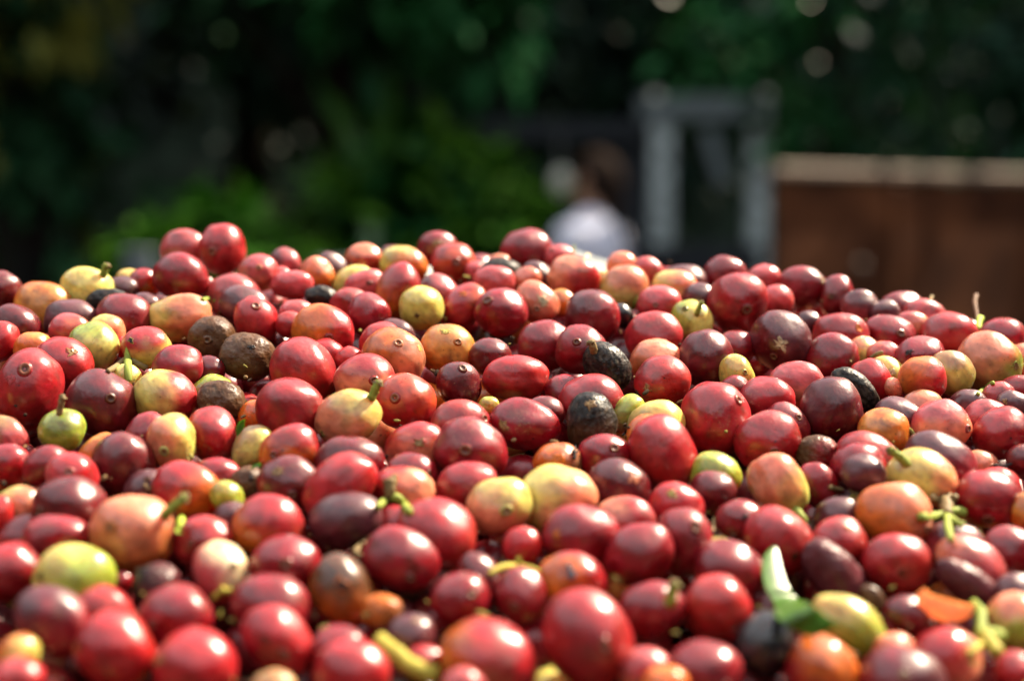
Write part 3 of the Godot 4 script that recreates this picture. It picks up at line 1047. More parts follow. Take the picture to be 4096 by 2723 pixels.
# ------------------------------------------------------------------ every cherry that can be told apart: centre, half axes, roll, skin
func build_cherries() -> void:
	cherry(-24.4, 1336.3, -499.2, 6.8, 5.9, 6.2, 0, "crimson", "", 0, "dark red cherry just above the round butter yellow cherry", [["scar", 0.7, 1.4, 2.4, "tan"]])
	cherry(4.9, 1335.3, -498.9, 8.9, 7.8, 8.1, -10, "crimson", "", 0, "tall dusky red cherry at the middle of the crest in front of the person", [])
	cherry(15.5, 1333.6, -492.2, 5.2, 4.6, 4.8, -10, "pink", "", 0, "pink cherry just right of the tall dusky crest cherry", [])
	cherry(-37.7, 1333.7, -491.1, 5.4, 4.4, 4.6, 0, "maroon", "", 0, "maroon cherry at the upper left of the round butter yellow cherry", [])
	cherry(-105.5, 1336.1, -491.3, 7.6, 6.8, 7, 0, "salmon", "pink", 90, "salmon pink cherry half hidden behind the topmost cherry of the tall stack", [])
	cherry(35.3, 1331.1, -489.1, 5.3, 4.7, 4.8, 0, "salmon", "", 0, "salmon cherry, nearest at the upper left of the green cherry with a stub stalk", [])
	cherry(-18.7, 1331.6, -489.1, 7.6, 7.2, 7.4, 0, "red", "", 0, "red cherry with a dark round scar on the crest, left of centre", [["navel", 1.1, 0.4]])
	cherry(-4.1, 1332.1, -487.7, 3.8, 3.1, 3.2, 0, "salmon", "", 0, "small salmon cherry just left of the tall dusky crest cherry", [])
	cherry(-47.4, 1333.1, -486.7, 6.2, 5.5, 5.7, 10, "salmon", "red", -90, "salmon and red cherry at the upper right of the small black dried cherry", [])
	cherry(67.7, 1328.4, -485.6, 7.2, 6.3, 6.5, 0, "crimson", "", 0, "dark red cherry at the upper left of the biggest red back row cherry", [])
	cherry(43.3, 1329.8, -484.7, 5.1, 4.5, 4.6, -30, "pink", "", 0, "pink cherry at the upper left of the green cherry with a stub stalk", [])
	cherry(-92, 1336.7, -484.4, 8.4, 7.5, 8, 100, "red", "", 0, "red cherry on top of the tall stack, its round scar facing us", [["navel", -1.6, -1.3]])
	cherry(-71.8, 1332.6, -483, 5.1, 4.4, 4.6, -15, "plum", "pink", 0, "purplish and pink cherry at the upper left of the small black dried cherry", [])
	cherry(-11.3, 1329.5, -482.4, 3.8, 3.5, 3.6, 0, "pink", "", 0, "small pink cherry just left of the tall dusky crest cherry", [])
	cherry(79.6, 1327.3, -481.8, 5.4, 4.8, 4.9, 0, "pink", "", 0, "pink cherry at the upper right of the biggest red back row cherry", [])
	cherry(54.3, 1325.5, -481.3, 8, 6.5, 6.8, -10, "pink", "plum", 90, "pink and purplish cherry just above the green cherry with a stub stalk", [])
	cherry(-34.2, 1331.7, -481.7, 7.8, 6.3, 6.6, -25, "yellow", "orange", -30, "yellow and orange cherry just above the round butter yellow cherry", [])
	cherry(-57, 1331.2, -481.3, 5.6, 4.5, 4.7, -35, "plum", "", 0, "purplish cherry just above the small black dried cherry", [])
	cherry(7.9, 1328.3, -479.4, 5.3, 4.6, 4.8, -20, "plum", "", 0, "purplish cherry just above the split salmon cherry", [])
	cherry(28.9, 1326.2, -478.8, 4, 3.8, 3.9, 0, "yellow", "", 0, "yellow cherry just right of the split salmon cherry", [])
	cherry(-3.7, 1328.6, -477.2, 7.1, 5.5, 5.8, -5, "black", "", 0, "black cherry at the lower left of the tall dusky crest cherry", [])
	cherry(90.8, 1324.9, -476.9, 8, 7, 7.3, -15, "maroon", "crimson", 150, "dark red cherry with a creamy scar on its shoulder, on the crest at right", [["scar", 5.5, 1.5, 1.8, "tan"]])
	cherry(-72, 1328.5, -475.6, 3.5, 3.1, 3.2, 0, "pink", "", 0, "small pink cherry between a purplish and pink one and a salmon and pink one", [])
	cherry(-48.9, 1326.4, -474.7, 7, 5.6, 5.9, 15, "yellow", "", 0, "yellow cherry just right of the small black dried cherry", [])
	cherry(-60.5, 1329.2, -473.8, 5.7, 5, 5.1, 110, "salmon", "orange", -90, "salmon and orange cherry just above the small black dried cherry", [])
	cherry(19, 1327.7, -473.6, 8.3, 7.3, 7.5, -10, "salmon", "red", -30, "peach cherry turning red at its right under the white wisp on the crest", [])
	cherry(5, 1327.4, -471.8, 4.8, 4.2, 4.3, 0, "salmon", "", 0, "salmon cherry just below the tall dusky crest cherry", [])
	cherry(-118.5, 1327.8, -471.6, 4, 3.2, 3.4, 0, "yellow", "", 0, "small yellow cherry just right of the lemon yellow stalked cherry", [])
	cherry(34.9, 1325, -470.8, 8, 7.1, 7.3, 15, "yellow", "salmon", 70, "yellow cherry with a peach top behind the small black one, right of centre", [])
	cherry(100.1, 1322.5, -470.6, 6.8, 5.4, 5.7, 80, "crimson", "", 0, "dark red cherry just above the cherry with a raw orange scar", [])
	cherry(50.5, 1324.8, -470.5, 7.5, 6, 6.3, -15, "yellow", "salmon", 0, "yellow and salmon cherry at the upper left of the green cherry with a stub stalk", [])
	cherry(-78.3, 1329.8, -470.8, 6.2, 5.8, 6, 0, "salmon", "pink", 60, "pale pink cherry just right of the topmost cherry of the tall stack", [])
	cherry(120.2, 1318.6, -468.9, 6.9, 5.6, 5.9, 0, "crimson", "", 0, "dark red cherry at the upper right of the cherry with a raw orange scar", [])
	cherry(-5.5, 1327, -467.8, 6.5, 5.3, 5.5, 0, "pink", "", 0, "pink cherry at the upper left of the split salmon cherry", [])
	cherry(81.3, 1321.7, -466.5, 5.2, 4.8, 5, 0, "pink", "", 0, "pink cherry just right of the biggest red back row cherry", [])
	cherry(-93.7, 1325.8, -466.6, 3.3, 2.2, 2.3, 60, "maroon", "", 0, "small maroon cherry at the upper right of the large yellow and peach cherry", [])
	cherry(-112.4, 1326.6, -466, 5, 4.8, 4.9, 0, "orange", "red", 90, "orange and red cherry at the upper left of the large yellow and peach cherry", [])
	cherry(-67.1, 1326.2, -465.8, 6.7, 4.5, 4.9, 0, "pink", "", 0, "pink cherry just left of the small black dried cherry", [])
	cherry(-44.7, 1325.7, -465.4, 6.7, 5.4, 5.7, 20, "pink", "", 0, "pink cherry just right of the small black dried cherry", [])
	cherry(105.7, 1319.8, -463.5, 5.9, 5.4, 5.5, 0, "pink", "plum", 70, "pink and purplish cherry at the upper right of the cherry with a raw orange scar", [])
	cherry(-22.2, 1324, -463.7, 6.8, 5.5, 5.8, -35, "plum", "pink", 0, "purplish and pink cherry at the upper right of the round butter yellow cherry", [])
	cherry(57, 1322.8, -463.4, 5, 4.4, 4.6, 0, "plum", "", 0, "purplish cherry just above the green cherry with a stub stalk", [])
	cherry(14.9, 1320.9, -462.8, 4.7, 4.3, 4.4, 0, "orange", "", 0, "orange cherry just right of the split salmon cherry", [])
	cherry(-84.6, 1322.9, -462.9, 8.1, 7.1, 7.4, 0, "pink", "", 0, "pink cherry directly under the topmost cherry of the tall stack", [])
	cherry(125, 1316.8, -460.6, 7, 5.6, 5.9, -15, "pink", "", 0, "pink cherry just above the tall orange red cherry", [])
	cherry(-100, 1328.7, -461.4, 8.5, 7.5, 7.8, -10, "crimson", "", 0, "dark red cherry with a shadow notch on its right, lower left in the tall stack", [])
	cherry(-117.8, 1324.9, -460.6, 5.2, 4.5, 4.7, 0, "plum", "", 0, "purplish cherry just right of the lemon yellow stalked cherry", [])
	cherry(44.6, 1320.4, -459.5, 7, 6.1, 6.3, 0, "pink", "red", -90, "pink and red cherry at the upper left of the green cherry with a stub stalk", [])
	cherry(-34.3, 1324.9, -459, 8.9, 6.6, 7, 70, "orange", "red", 60, "tall orange cherry standing behind the yellow ball, red at its upper right", [])
	cherry(112.2, 1318.1, -458.1, 4.8, 4.2, 4.3, 0, "plum", "", 0, "purplish cherry at the upper right of the cherry with a raw orange scar", [])
	cherry(-57.4, 1323.2, -458.3, 5, 3.2, 3.5, -10, "black", "", 0, "small black dried cherry between pink ones below the crest, left of centre", [])
	cherry(67.8, 1321.4, -457.2, 9.3, 9.1, 9.3, 0, "crimson", "red", 100, "biggest red cherry of the back rows, right of centre", [["navel", 1.4, -2.4]])
	cherry(7.3, 1321.6, -456.4, 7.1, 6, 6.3, -40, "salmon", "", 0, "split salmon cherry with white flesh showing, centre of the crest", [["scar", 1.7, 0.3, 2.2, "cream"]])
	cherry(-14.4, 1320.3, -455.9, 7.8, 5.8, 6.2, 45, "red", "", 0, "red cherry just right of the round butter yellow cherry", [["scar", 0, 4.1, 1.7, "orange"]])
	cherry(-126.9, 1325.2, -455.6, 8, 7, 7.2, -15, "yellow", "", 0, "lemon yellow cherry with a green stalk on the crest at the left", [["stem", 5.4, 4.6, 6.9, 7.5]])
	cherry(-151.9, 1325.1, -455.1, 6, 5.5, 5.7, -60, "maroon", "", 0, "dark red cherry with an orange scar at the left edge near the crest", [["scar", -0.7, -0.7, 1.7, "orange"]])
	cherry(32.9, 1317.6, -453.4, 4.2, 3.3, 3.5, -60, "jet", "", 0, "small glossy black cherry tucked behind a dark red one, centre right", [])
	cherry(119.2, 1315, -452.9, 5.1, 4.4, 4.6, -20, "pink", "salmon", -30, "pink and salmon cherry just above the tall orange red cherry", [])
	cherry(-48, 1320.5, -452.9, 6.3, 5.6, 5.8, 0, "red", "", 0, "red cherry just right of the small black dried cherry", [])
	cherry(-79.1, 1320.6, -451.6, 7.7, 6.2, 6.5, -20, "plum", "", 0, "purplish cherry at the upper right of the round brown dried cherry", [])
	cherry(87.7, 1315.8, -450.6, 4.1, 3.8, 3.9, 0, "plum", "", 0, "purplish cherry at the upper right of the split dark red cherry", [])
	cherry(53, 1316.5, -449.6, 6.8, 5.9, 6.2, 110, "green", "yellow", -30, "green cherry with a stub stalk on its face, beside a very big red one", [["stem", 1, 2, 2.3, 5.4]])
	cherry(-26.8, 1320.2, -449.2, 6.8, 6.6, 6.8, 0, "yellow", "", 0, "round butter yellow cherry with a brown blemish, below the crest near the middle", [["scar", -0.8, -2.3, 1, "brown"]])
	cherry(-138.3, 1320.6, -449.1, 8.7, 7.7, 7.9, -15, "orange", "", 0, "plain orange two humped cherry near the left end of the crest", [])
	cherry(-3.2, 1319.1, -448.6, 8.3, 7.3, 7.8, 0, "crimson", "", 0, "dark red cherry with a ring scar just left of the split salmon cherry", [["navel", -3.7, 3.2]])
	cherry(-108.1, 1321.1, -448.2, 4.8, 3.9, 4.1, 0, "plum", "", 0, "purplish cherry just above the cherry with a black squiggle", [])
	cherry(23.4, 1317.5, -447.2, 8.5, 8.3, 8.5, 100, "maroon", "crimson", -40, "maroon and dark red cherry just above the wrinkled black dried cherry", [])
	cherry(-119.1, 1322.5, -447.6, 6.1, 3.7, 4, 5, "black", "", 0, "black cherry at the lower right of the lemon yellow stalked cherry", [])
	cherry(110.5, 1312.3, -446.2, 7.8, 6.3, 7.1, -10, "crimson", "", 0, "dark red cherry just right of the cherry with a raw orange scar", [["navel", 1.8, 0.7]])
	cherry(127.7, 1312.5, -445.1, 8.2, 7.2, 7.4, 0, "red", "", 0, "red cherry at the upper left of the large lime green cherry", [])
	cherry(-62.9, 1318.6, -445.1, 5.4, 4.4, 4.6, 0, "pink", "", 0, "pink cherry at the lower left of the small black dried cherry", [])
	cherry(143.6, 1311.7, -444.2, 7.5, 6, 6.3, 0, "crimson", "", 0, "dark red cherry at the upper right of the large lime green cherry", [])
	cherry(-41.7, 1318.6, -443.4, 6.5, 6.4, 6.5, -30, "crimson", "", 0, "dark red cherry just left of the round butter yellow cherry", [])
	cherry(95.7, 1312.5, -442.5, 8.3, 6.7, 7, -10, "red", "", 0, "red cherry with a raw orange scar on its right, right part of the heap", [["scar", 4.1, 2.1, 1.7, "orange"]])
	cherry(-96.6, 1318.2, -442.7, 9.3, 6.9, 7.3, 10, "yellow", "salmon", 20, "large yellow cherry blushed peach on its right, below the tall stack", [])
	cherry(-74, 1317.3, -441.2, 7.2, 6.5, 6.9, -60, "red", "", 0, "red cherry with a ring scar just above the larger dark brown dried cherry", [["navel", 0.7, 3.9]])
	cherry(-112, 1318.1, -439.6, 8.2, 7.2, 7.5, -8, "crimson", "", 0, "dark red cherry at the upper right of the yellow green cherry with pale specks", [])
	cherry(-127, 1317.2, -438.7, 8, 6.5, 6.8, -10, "plum", "", 0, "purplish cherry at the upper left of the yellow green cherry with pale specks", [])
	cherry(40.7, 1312.8, -438.3, 8.4, 7.3, 7.6, 15, "red", "", 0, "red cherry just left of the green cherry with a stub stalk", [])
	cherry(-64, 1316.1, -437.9, 4.3, 3.9, 4, 0, "red", "", 0, "red cherry at the lower left of the small black dried cherry", [])
	cherry(64.1, 1309.8, -435.5, 5.8, 5.4, 5.6, 0, "crimson", "", 0, "dark red cherry just below the biggest red back row cherry", [])
	cherry(-32.9, 1313.6, -435.9, 5.5, 4.4, 4.6, -30, "plum", "", 0, "purplish cherry just above the salmon cherry with a greenish scar", [])
	cherry(100.9, 1308.2, -435.3, 5.3, 4.9, 5, -40, "salmon", "yellow", -60, "salmon and yellow cherry at the lower right of the cherry with a raw orange scar", [])
	cherry(146, 1306.2, -433.7, 4.9, 4.3, 4.5, 90, "salmon", "", 0, "salmon cherry just right of the large lime green cherry", [])
	cherry(9.5, 1310.6, -433.7, 8.1, 7.3, 7.5, 0, "crimson", "", 0, "dark red cherry just below the split salmon cherry", [])
	cherry(76.3, 1312, -432, 9.1, 8.3, 8.6, -50, "maroon", "plum", 0, "split dark red cherry whose cream flesh shows in a crack", [["scar", -1.3, -1, 2.4, "cream"]])
	cherry(-140.8, 1316.3, -431.8, 7.6, 6.1, 6.4, -25, "maroon", "", 0, "maroon cherry at the lower left of the two humped orange cherry", [])
	cherry(-53.6, 1314.8, -431.6, 9.4, 7.6, 8, -15, "red", "orange", 170, "red cherry with a yellow orange left end, leaning below the small black one", [])
	cherry(105.5, 1307.7, -429.8, 5.2, 4.6, 4.8, -20, "pink", "", 0, "pink cherry at the upper right of the shrivelled charcoal bean", [])
	cherry(-124.7, 1315.1, -429.2, 6, 5.3, 5.5, 0, "pink", "", 0, "pink cherry at the upper left of the yellow green cherry with pale specks", [])
	cherry(90.2, 1307.7, -428.4, 7.7, 6.8, 7, 10, "crimson", "", 0, "dark red cherry at the lower left of the cherry with a raw orange scar", [])
	cherry(-84.5, 1313.2, -428.1, 6.7, 6.3, 6.5, 0, "brown", "", 0, "round brown dried cherry with a pale dot in its middle, left of its darker twin", [["navel", 0, -0.5]])
	cherry(-36.9, 1312.2, -427.8, 6.3, 5.6, 5.8, 20, "red", "", 0, "red cherry at the upper left of the salmon cherry with a greenish scar", [])
	cherry(134, 1306.6, -426.1, 9.5, 8.4, 8.7, -20, "green", "salmon", 130, "large lime green cherry with a pink shoulder at the right edge", [["scar", 5, -0.9, 1.6, "tan"]])
	cherry(-18.1, 1310, -426.1, 8.1, 7.3, 7.5, 0, "orange", "", 0, "round orange cherry with a yellow scar on top, right of the salmon one", [["scar", -0.3, 5.4, 1.6, "yellow"]])
	cherry(114.2, 1307.6, -425.5, 7.3, 6.4, 6.7, 15, "crimson", "", 0, "dark red cherry with a blackish scar on its left end, right part of the heap", [["scar", -4.3, 1.7, 1.4, "black"]])
	cherry(-113.9, 1314.9, -426.1, 5.6, 5.3, 5.5, 0, "yellow", "salmon", -30, "yellow and salmon cherry at the upper right of the yellow green cherry with pale specks", [])
	cherry(19.3, 1310.1, -424.5, 7.4, 7.1, 7.3, 0, "crimson", "", 0, "dark red cherry at the upper left of the wrinkled black dried cherry", [])
	cherry(40.1, 1307.1, -424.2, 7.3, 6.4, 6.6, 10, "orange", "salmon", 90, "orange and salmon cherry just right of the wrinkled black dried cherry", [])
	cherry(54.1, 1308.1, -422.3, 8.2, 7.8, 8, 110, "maroon", "", 0, "glossy blackish red cherry with bright specks, right of centre", [])
	cherry(-51.3, 1308.7, -422, 5.6, 4.9, 5.1, -40, "orange", "red", 60, "orange and red cherry just below the small black dried cherry", [])
	cherry(103.9, 1303.9, -421.2, 5.4, 4.7, 4.9, -30, "yellow", "", 0, "yellow cherry just left of the tall orange red cherry", [["scar", 0.3, 0.6, 1.4, "cream"]])
	cherry(-107.9, 1311.2, -421.8, 3.1, 2.6, 2.7, 90, "red", "", 0, "small red cherry just left of the cherry with a black squiggle", [])
	cherry(-141.9, 1312.7, -421.9, 5.9, 4.9, 5.1, 60, "red", "", 0, "red cherry at the lower left of the two humped orange cherry", [])
	cherry(-5.8, 1308.5, -421.2, 6.1, 5.3, 5.5, 0, "maroon", "", 0, "maroon cherry just right of the orange cherry with a yellow scar", [])
	cherry(-131.9, 1311.2, -418.4, 5.2, 4.6, 4.7, 10, "orange", "", 0, "orange cherry just above the big speckled red cherry", [])
	cherry(121, 1304.5, -417.4, 6.7, 6, 6.2, -40, "tan", "yellow", -90, "tan yellow dented cherry behind the orange red one at the right", [])
	cherry(-72.6, 1308.9, -417.4, 7.8, 6.5, 6.8, -10, "brown", "", 0, "larger dark brown dried cherry right of its rounder twin", [["scar", 1.9, 2.8, 0.9, "black"]])
	cherry(-44.3, 1307.9, -416.9, 4.2, 4.2, 4.3, 0, "red", "", 0, "red cherry just left of the salmon cherry with a greenish scar", [])
	cherry(-100.3, 1311.6, -416.8, 6.5, 6, 6.2, 0, "yellow", "red", 110, "cherry red on top and yellow below with a black squiggle, upper left", [["scar", -2.8, 1.9, 0.7, "black"]])
	cherry(-114.7, 1311.7, -416.6, 7.3, 6.7, 6.9, 110, "green", "yellow", -60, "yellow green cherry with two pale specks, in front of a peach one", [["scar", -0.6, -2.8, 1, "tan"]])
	cherry(26.1, 1306.7, -414.9, 7.4, 5.8, 6.1, -45, "black", "", 0, "wrinkled black dried cherry with a stalk nub on its upper left", [["stem", -3.7, 4, -5.1, 6.7]])
	cherry(61.4, 1304.2, -414.5, 6, 4.6, 4.9, 110, "yellow", "", 0, "yellow cherry at the lower right of the glossy blackish red cherry", [])
	cherry(138.5, 1299.6, -414.1, 5.5, 4.8, 5, 10, "crimson", "", 0, "dark red cherry at the lower right of the large lime green cherry", [])
	cherry(98, 1302.6, -414.1, 6.5, 5.5, 5.7, -60, "red", "", 0, "red cherry at the upper right of the shrivelled charcoal bean", [])
	cherry(-32.4, 1309.3, -413.9, 9, 7.9, 8.2, -25, "salmon", "orange", 160, "salmon orange cherry with a greenish scar, touching the round orange one", [["scar", 7.6, 2.6, 1.4, "yellow"]])
	cherry(-82.6, 1305.8, -412.5, 4.8, 4.2, 4.3, 0, "maroon", "", 0, "maroon cherry just below the round brown dried cherry", [])
	cherry(77.3, 1302.1, -411.9, 7.9, 6.4, 6.7, 0, "salmon", "pink", 90, "salmon and pink cherry at the upper left of the large maroon egg shaped cherry", [])
	cherry(40.8, 1302.9, -410.9, 7.7, 7.1, 7.3, 0, "red", "", 0, "red cherry at the lower left of the glossy blackish red cherry", [["scar", -4.6, -1.8, 1.5, "tan"]])
	cherry(-56.4, 1306, -410.9, 9.6, 8.4, 8.7, -35, "red", "", 0, "red cherry at the upper left of the yellow green stub stalked cherry", [])
	cherry(103.1, 1301.4, -410, 3.1, 2.5, 2.6, -30, "salmon", "", 0, "small salmon cherry just right of the shrivelled charcoal bean", [])
	cherry(1, 1303.9, -410.2, 9.3, 6.2, 6.7, 0, "red", "", 0, "red cherry, the nearest such below the split salmon cherry", [])
	cherry(110.7, 1303.6, -408.8, 6.5, 6.3, 6.5, 90, "orange", "red", -40, "tall orange red cherry in front of the tan one at the right", [])
	cherry(13.9, 1300.4, -408.4, 5.3, 4.8, 4.9, 0, "crimson", "", 0, "dark red cherry at the upper left of the egg shaped dark nut", [])
	cherry(130.9, 1299.1, -407.6, 4.7, 4.2, 4.3, 20, "pink", "", 0, "pink cherry just below the large lime green cherry", [])
	cherry(60, 1301.5, -407.5, 3.9, 3.5, 3.6, 0, "crimson", "", 0, "dark red cherry at the lower right of the glossy blackish red cherry", [])
	cherry(-120.7, 1308, -407.5, 8.3, 7.2, 7.5, -20, "red", "", 0, "red cherry with a crumbly orange scar on its shoulder, upper left", [["scar", 4.1, 3.4, 1.8, "tan"]])
	cherry(-89.6, 1307.2, -406.7, 7, 6.1, 6.3, 20, "crimson", "", 0, "dark red cherry at the lower right of the cherry with a black squiggle", [])
	cherry(91.8, 1301.4, -406.1, 7.6, 4.2, 4.7, -40, "black", "", 0, "shrivelled charcoal bean with bright wrinkles leaning on a dark red cherry", [])
	cherry(-14.2, 1302.6, -405.2, 6.6, 5.9, 6.2, 100, "maroon", "", 0, "dark maroon cherry with a ring scar on its top, centre", [["navel", 1.1, 4.4]])
	cherry(121.7, 1296.9, -403.5, 5.4, 4.8, 4.9, 0, "plum", "", 0, "purplish cherry at the lower right of the tall orange red cherry", [])
	cherry(-39, 1303.7, -402.9, 8.5, 7.4, 7.7, 15, "red", "salmon", -90, "red and salmon cherry at the lower left of the salmon cherry with a greenish scar", [])
	cherry(-102.7, 1304.6, -402.8, 4.4, 3.9, 4.1, 0, "yellow", "", 0, "pale yellow cherry under the pronged stalk at the left", [])
	cherry(52, 1299.1, -402.1, 5.3, 4.7, 4.9, 10, "crimson", "", 0, "dark red cherry at the upper left of the very large dusty red cherry", [])
	cherry(108.8, 1297, -401.5, 5.8, 4.7, 4.9, 0, "salmon", "", 0, "salmon cherry just below the tall orange red cherry", [])
	cherry(67.7, 1298.6, -401.7, 7.7, 6.8, 7, -20, "crimson", "red", 60, "dark red cherry just right of the very large dusty red cherry", [])
	cherry(-79.3, 1300.7, -401.5, 6, 5.2, 5.4, 0, "pink", "green", 60, "pink and green cherry at the upper left of the brown nut like cherry", [])
	cherry(132.9, 1297.4, -401.1, 5.1, 4.2, 4.4, -20, "plum", "", 0, "purplish cherry at the lower right of the large lime green cherry", [["scar", -3.3, 1.4, 1, "tan"]])
	cherry(20.9, 1298.7, -399.7, 8.6, 7.5, 8.1, -10, "red", "", 0, "red cherry right behind the egg shaped dark nut", [["navel", 6.3, -1.8]])
	cherry(83.7, 1296.8, -396.7, 9.4, 8.1, 8.4, 100, "maroon", "", 0, "large maroon egg shaped cherry in front of the shrivelled charcoal bean", [])
	cherry(123.8, 1294.7, -395.7, 6, 5.3, 5.5, 10, "pink", "red", -60, "pink and red cherry just below the large lime green cherry", [])
	cherry(-126.3, 1303.1, -396.2, 10.2, 8.8, 9.5, 80, "red", "", 0, "big speckled red cherry at the left edge of the middle rows", [["navel", 1.5, 4.9], ["scar", -1.8, 2.4, 0.7, "pink"]])
	cherry(100.8, 1295.1, -394.4, 6.5, 5.7, 5.9, -15, "plum", "maroon", -90, "purplish and maroon cherry at the upper right of the clear orange cherry", [])
	cherry(-6, 1298.5, -394.6, 2.8, 2.4, 2.5, 0, "green", "", 0, "small green cherry at the lower right of the orange cherry with a yellow scar", [])
	cherry(30.5, 1296.3, -394.2, 5.4, 4.3, 4.5, 60, "tan", "green", 80, "tan and green cherry peeping out right of the egg shaped dark nut", [])
	cherry(8.4, 1296.5, -393.6, 5.4, 4.7, 4.9, 0, "maroon", "", 0, "maroon cherry just left of the egg shaped dark nut", [])
	cherry(-27.5, 1299.4, -393.6, 8, 7.5, 7.8, -20, "red", "", 0, "round red cherry with a large ringed scar facing us, centre left", [["navel", -2.6, 1.5]])
	cherry(-90.3, 1300.5, -393.2, 8.6, 7.5, 7.8, -10, "red", "yellow", 170, "red cherry with a yellow left end under the pronged stalk", [])
	cherry(71.1, 1293.6, -392.1, 6.8, 5.5, 5.8, -50, "crimson", "", 0, "dark red cherry just left of the large maroon egg shaped cherry", [])
	cherry(-75.5, 1299.7, -392.3, 6.3, 5.7, 5.9, 0, "brown", "", 0, "brown ribbed nut like cherry in front of a pink and green one", [["scar", -1.8, -0.9, 1, "tan"]])
	cherry(52.8, 1295.5, -390.6, 9.8, 8.9, 9.1, 110, "red", "", 0, "very large red cherry with dusty specks, right of centre", [])
	cherry(-65.7, 1296.2, -390.6, 5, 4.4, 4.6, 20, "orange", "", 0, "orange cherry just right of the brown nut like cherry", [])
	cherry(-105.1, 1299.8, -388.9, 9.3, 8.3, 8.6, -30, "maroon", "", 0, "large glossy maroon cherry right of the small green one with the brown stalk", [])
	cherry(110, 1294, -388.1, 7.6, 6.7, 6.9, 15, "pink", "salmon", -90, "pink and peach cherry right of the clear orange one", [])
	cherry(37, 1294.3, -387.5, 7.6, 6.6, 6.9, 20, "tan", "yellow", 60, "tan and yellow cherry just above the very large tilted red cherry", [])
	cherry(125.2, 1292.3, -386, 7.4, 6.8, 7, 30, "crimson", "red", 160, "dark red cherry just below the large lime green cherry", [])
	cherry(94.8, 1293.1, -384.9, 6.6, 6, 6.3, -20, "orange", "", 0, "clear orange cherry with a small dark pit at its lower right, right part", [["navel", -3.3, -1.8]])
	cherry(3.1, 1295, -384.3, 9, 6.6, 7, -10, "crimson", "", 0, "dark red cherry with a torn tan scar on its left, at the centre", [["scar", -5.3, 0.3, 1.9, "tan"]])
	cherry(20.2, 1295.4, -384.1, 7.8, 6.5, 6.8, 100, "brown", "black", 90, "egg shaped dark brown dried cherry with an ashy tip, centre", [["scar", -0.6, 4.6, 1.7, "tan"]])
	cherry(-56.1, 1298.8, -382.9, 9.3, 8.1, 8.4, -20, "red", "", 0, "plump bright red cherry left of the yellow green one with the stub stalk", [])
	cherry(-12.9, 1295.2, -382.5, 8.1, 6.5, 7.3, 0, "red", "", 0, "red cherry just right of the red cherry with a large ringed scar", [["navel", 6.4, 1.8]])
	cherry(64.7, 1291.1, -381.5, 8.7, 7.7, 7.9, 10, "red", "", 0, "red cherry just above the pear shaped yellow cherry", [])
	cherry(76.6, 1288.6, -378.4, 5.4, 4.7, 4.9, 0, "brown", "crimson", -40, "brown and dark red cherry at the upper right of the pear shaped yellow cherry", [])
	cherry(116.9, 1285.3, -377.7, 4.8, 4.2, 4.4, 0, "salmon", "", 0, "salmon cherry, the nearest such below the large lime green cherry", [])
	cherry(33.4, 1293.4, -378.2, 5.3, 4.7, 4.8, 40, "orange", "", 0, "orange cherry at the upper left of the very large tilted red cherry", [])
	cherry(-40.9, 1297.6, -376.8, 8.3, 7.2, 7.5, 25, "yellow", "salmon", 220, "yellow green cherry with a green stub stalk pointing up right, centre left", [["scar", -6.1, -3.9, 1.2, "brown"], ["stem", 5.8, 5, 8.4, 9.2]])
	cherry(88.6, 1287.3, -375.4, 8.8, 7.1, 7.4, -15, "red", "", 0, "red cherry at the lower left of the clear orange cherry", [])
	cherry(-90.7, 1294, -375.7, 5.9, 4.9, 5.1, 45, "crimson", "", 0, "dark red cherry just left of the yellow cherry with black specks", [])
	cherry(-74.4, 1293.8, -375.4, 7.2, 6.1, 6.4, 110, "red", "", 0, "red cherry just below the brown nut like cherry", [])
	cherry(127.8, 1287.1, -374.7, 5, 4.5, 4.7, 0, "maroon", "", 0, "maroon cherry, the nearest such below the large lime green cherry", [])
	cherry(-111.5, 1294.8, -374.8, 5.9, 5.6, 5.7, 0, "green", "", 0, "small green cherry with an upright brown stalk at the left", [["stem", 0.4, 4.6, 1.5, 8.7]])
	cherry(-24, 1290.5, -374.4, 7.9, 6.4, 6.7, 15, "red", "salmon", -70, "red and salmon cherry with a scraped black and tan scar, centre left", [["scar", 1.4, 1.9, 1.7, "tan"]])
	cherry(-63.9, 1291, -372.8, 5.8, 4.8, 5, 60, "tan", "yellow", -40, "tan and yellow cherry at the lower right of the brown nut like cherry", [])
	cherry(105.1, 1287.2, -371.3, 9.3, 7.5, 7.8, -25, "plum", "crimson", -60, "long plum coloured cherry right of the clear orange one", [])
	cherry(22.9, 1289, -370.8, 6.8, 6, 6.4, 0, "crimson", "", 0, "red cherry with a tan ring scar touching the very large tilted one", [["navel", 1.9, 2.5]])
	cherry(-101.2, 1289.7, -370.5, 5.7, 4.3, 4.6, 45, "orange", "", 0, "orange cherry just below the large glossy maroon cherry", [])
	cherry(-124, 1293.7, -370.7, 6.1, 4.6, 4.9, -50, "tan", "pink", -40, "tan and pink cherry just left of the small green brown stalked cherry", [])
	cherry(36.7, 1290.4, -368, 9.8, 7.9, 8.3, 115, "red", "", 0, "very large tilted red cherry with a small scratch at its upper left, centre right", [])
	cherry(-10, 1290.7, -367.6, 9.2, 8.1, 8.7, -20, "crimson", "", 0, "large dark red cherry with a bump on its right, centre", [["navel", -1.1, 0.9]])
	cherry(-82.6, 1293.2, -367.8, 6.8, 6, 6.4, 100, "yellow", "salmon", 200, "yellow cherry with black specks and a pale ring, between two red ones at the left", [["navel", -0.7, -2.1]])
	cherry(11.1, 1287.9, -366.8, 6, 5.3, 5.5, 0, "orange", "brown", -60, "brownish orange cherry in shade under the egg shaped dark nut", [["scar", -0.3, 1.4, 1.8, "orange"]])
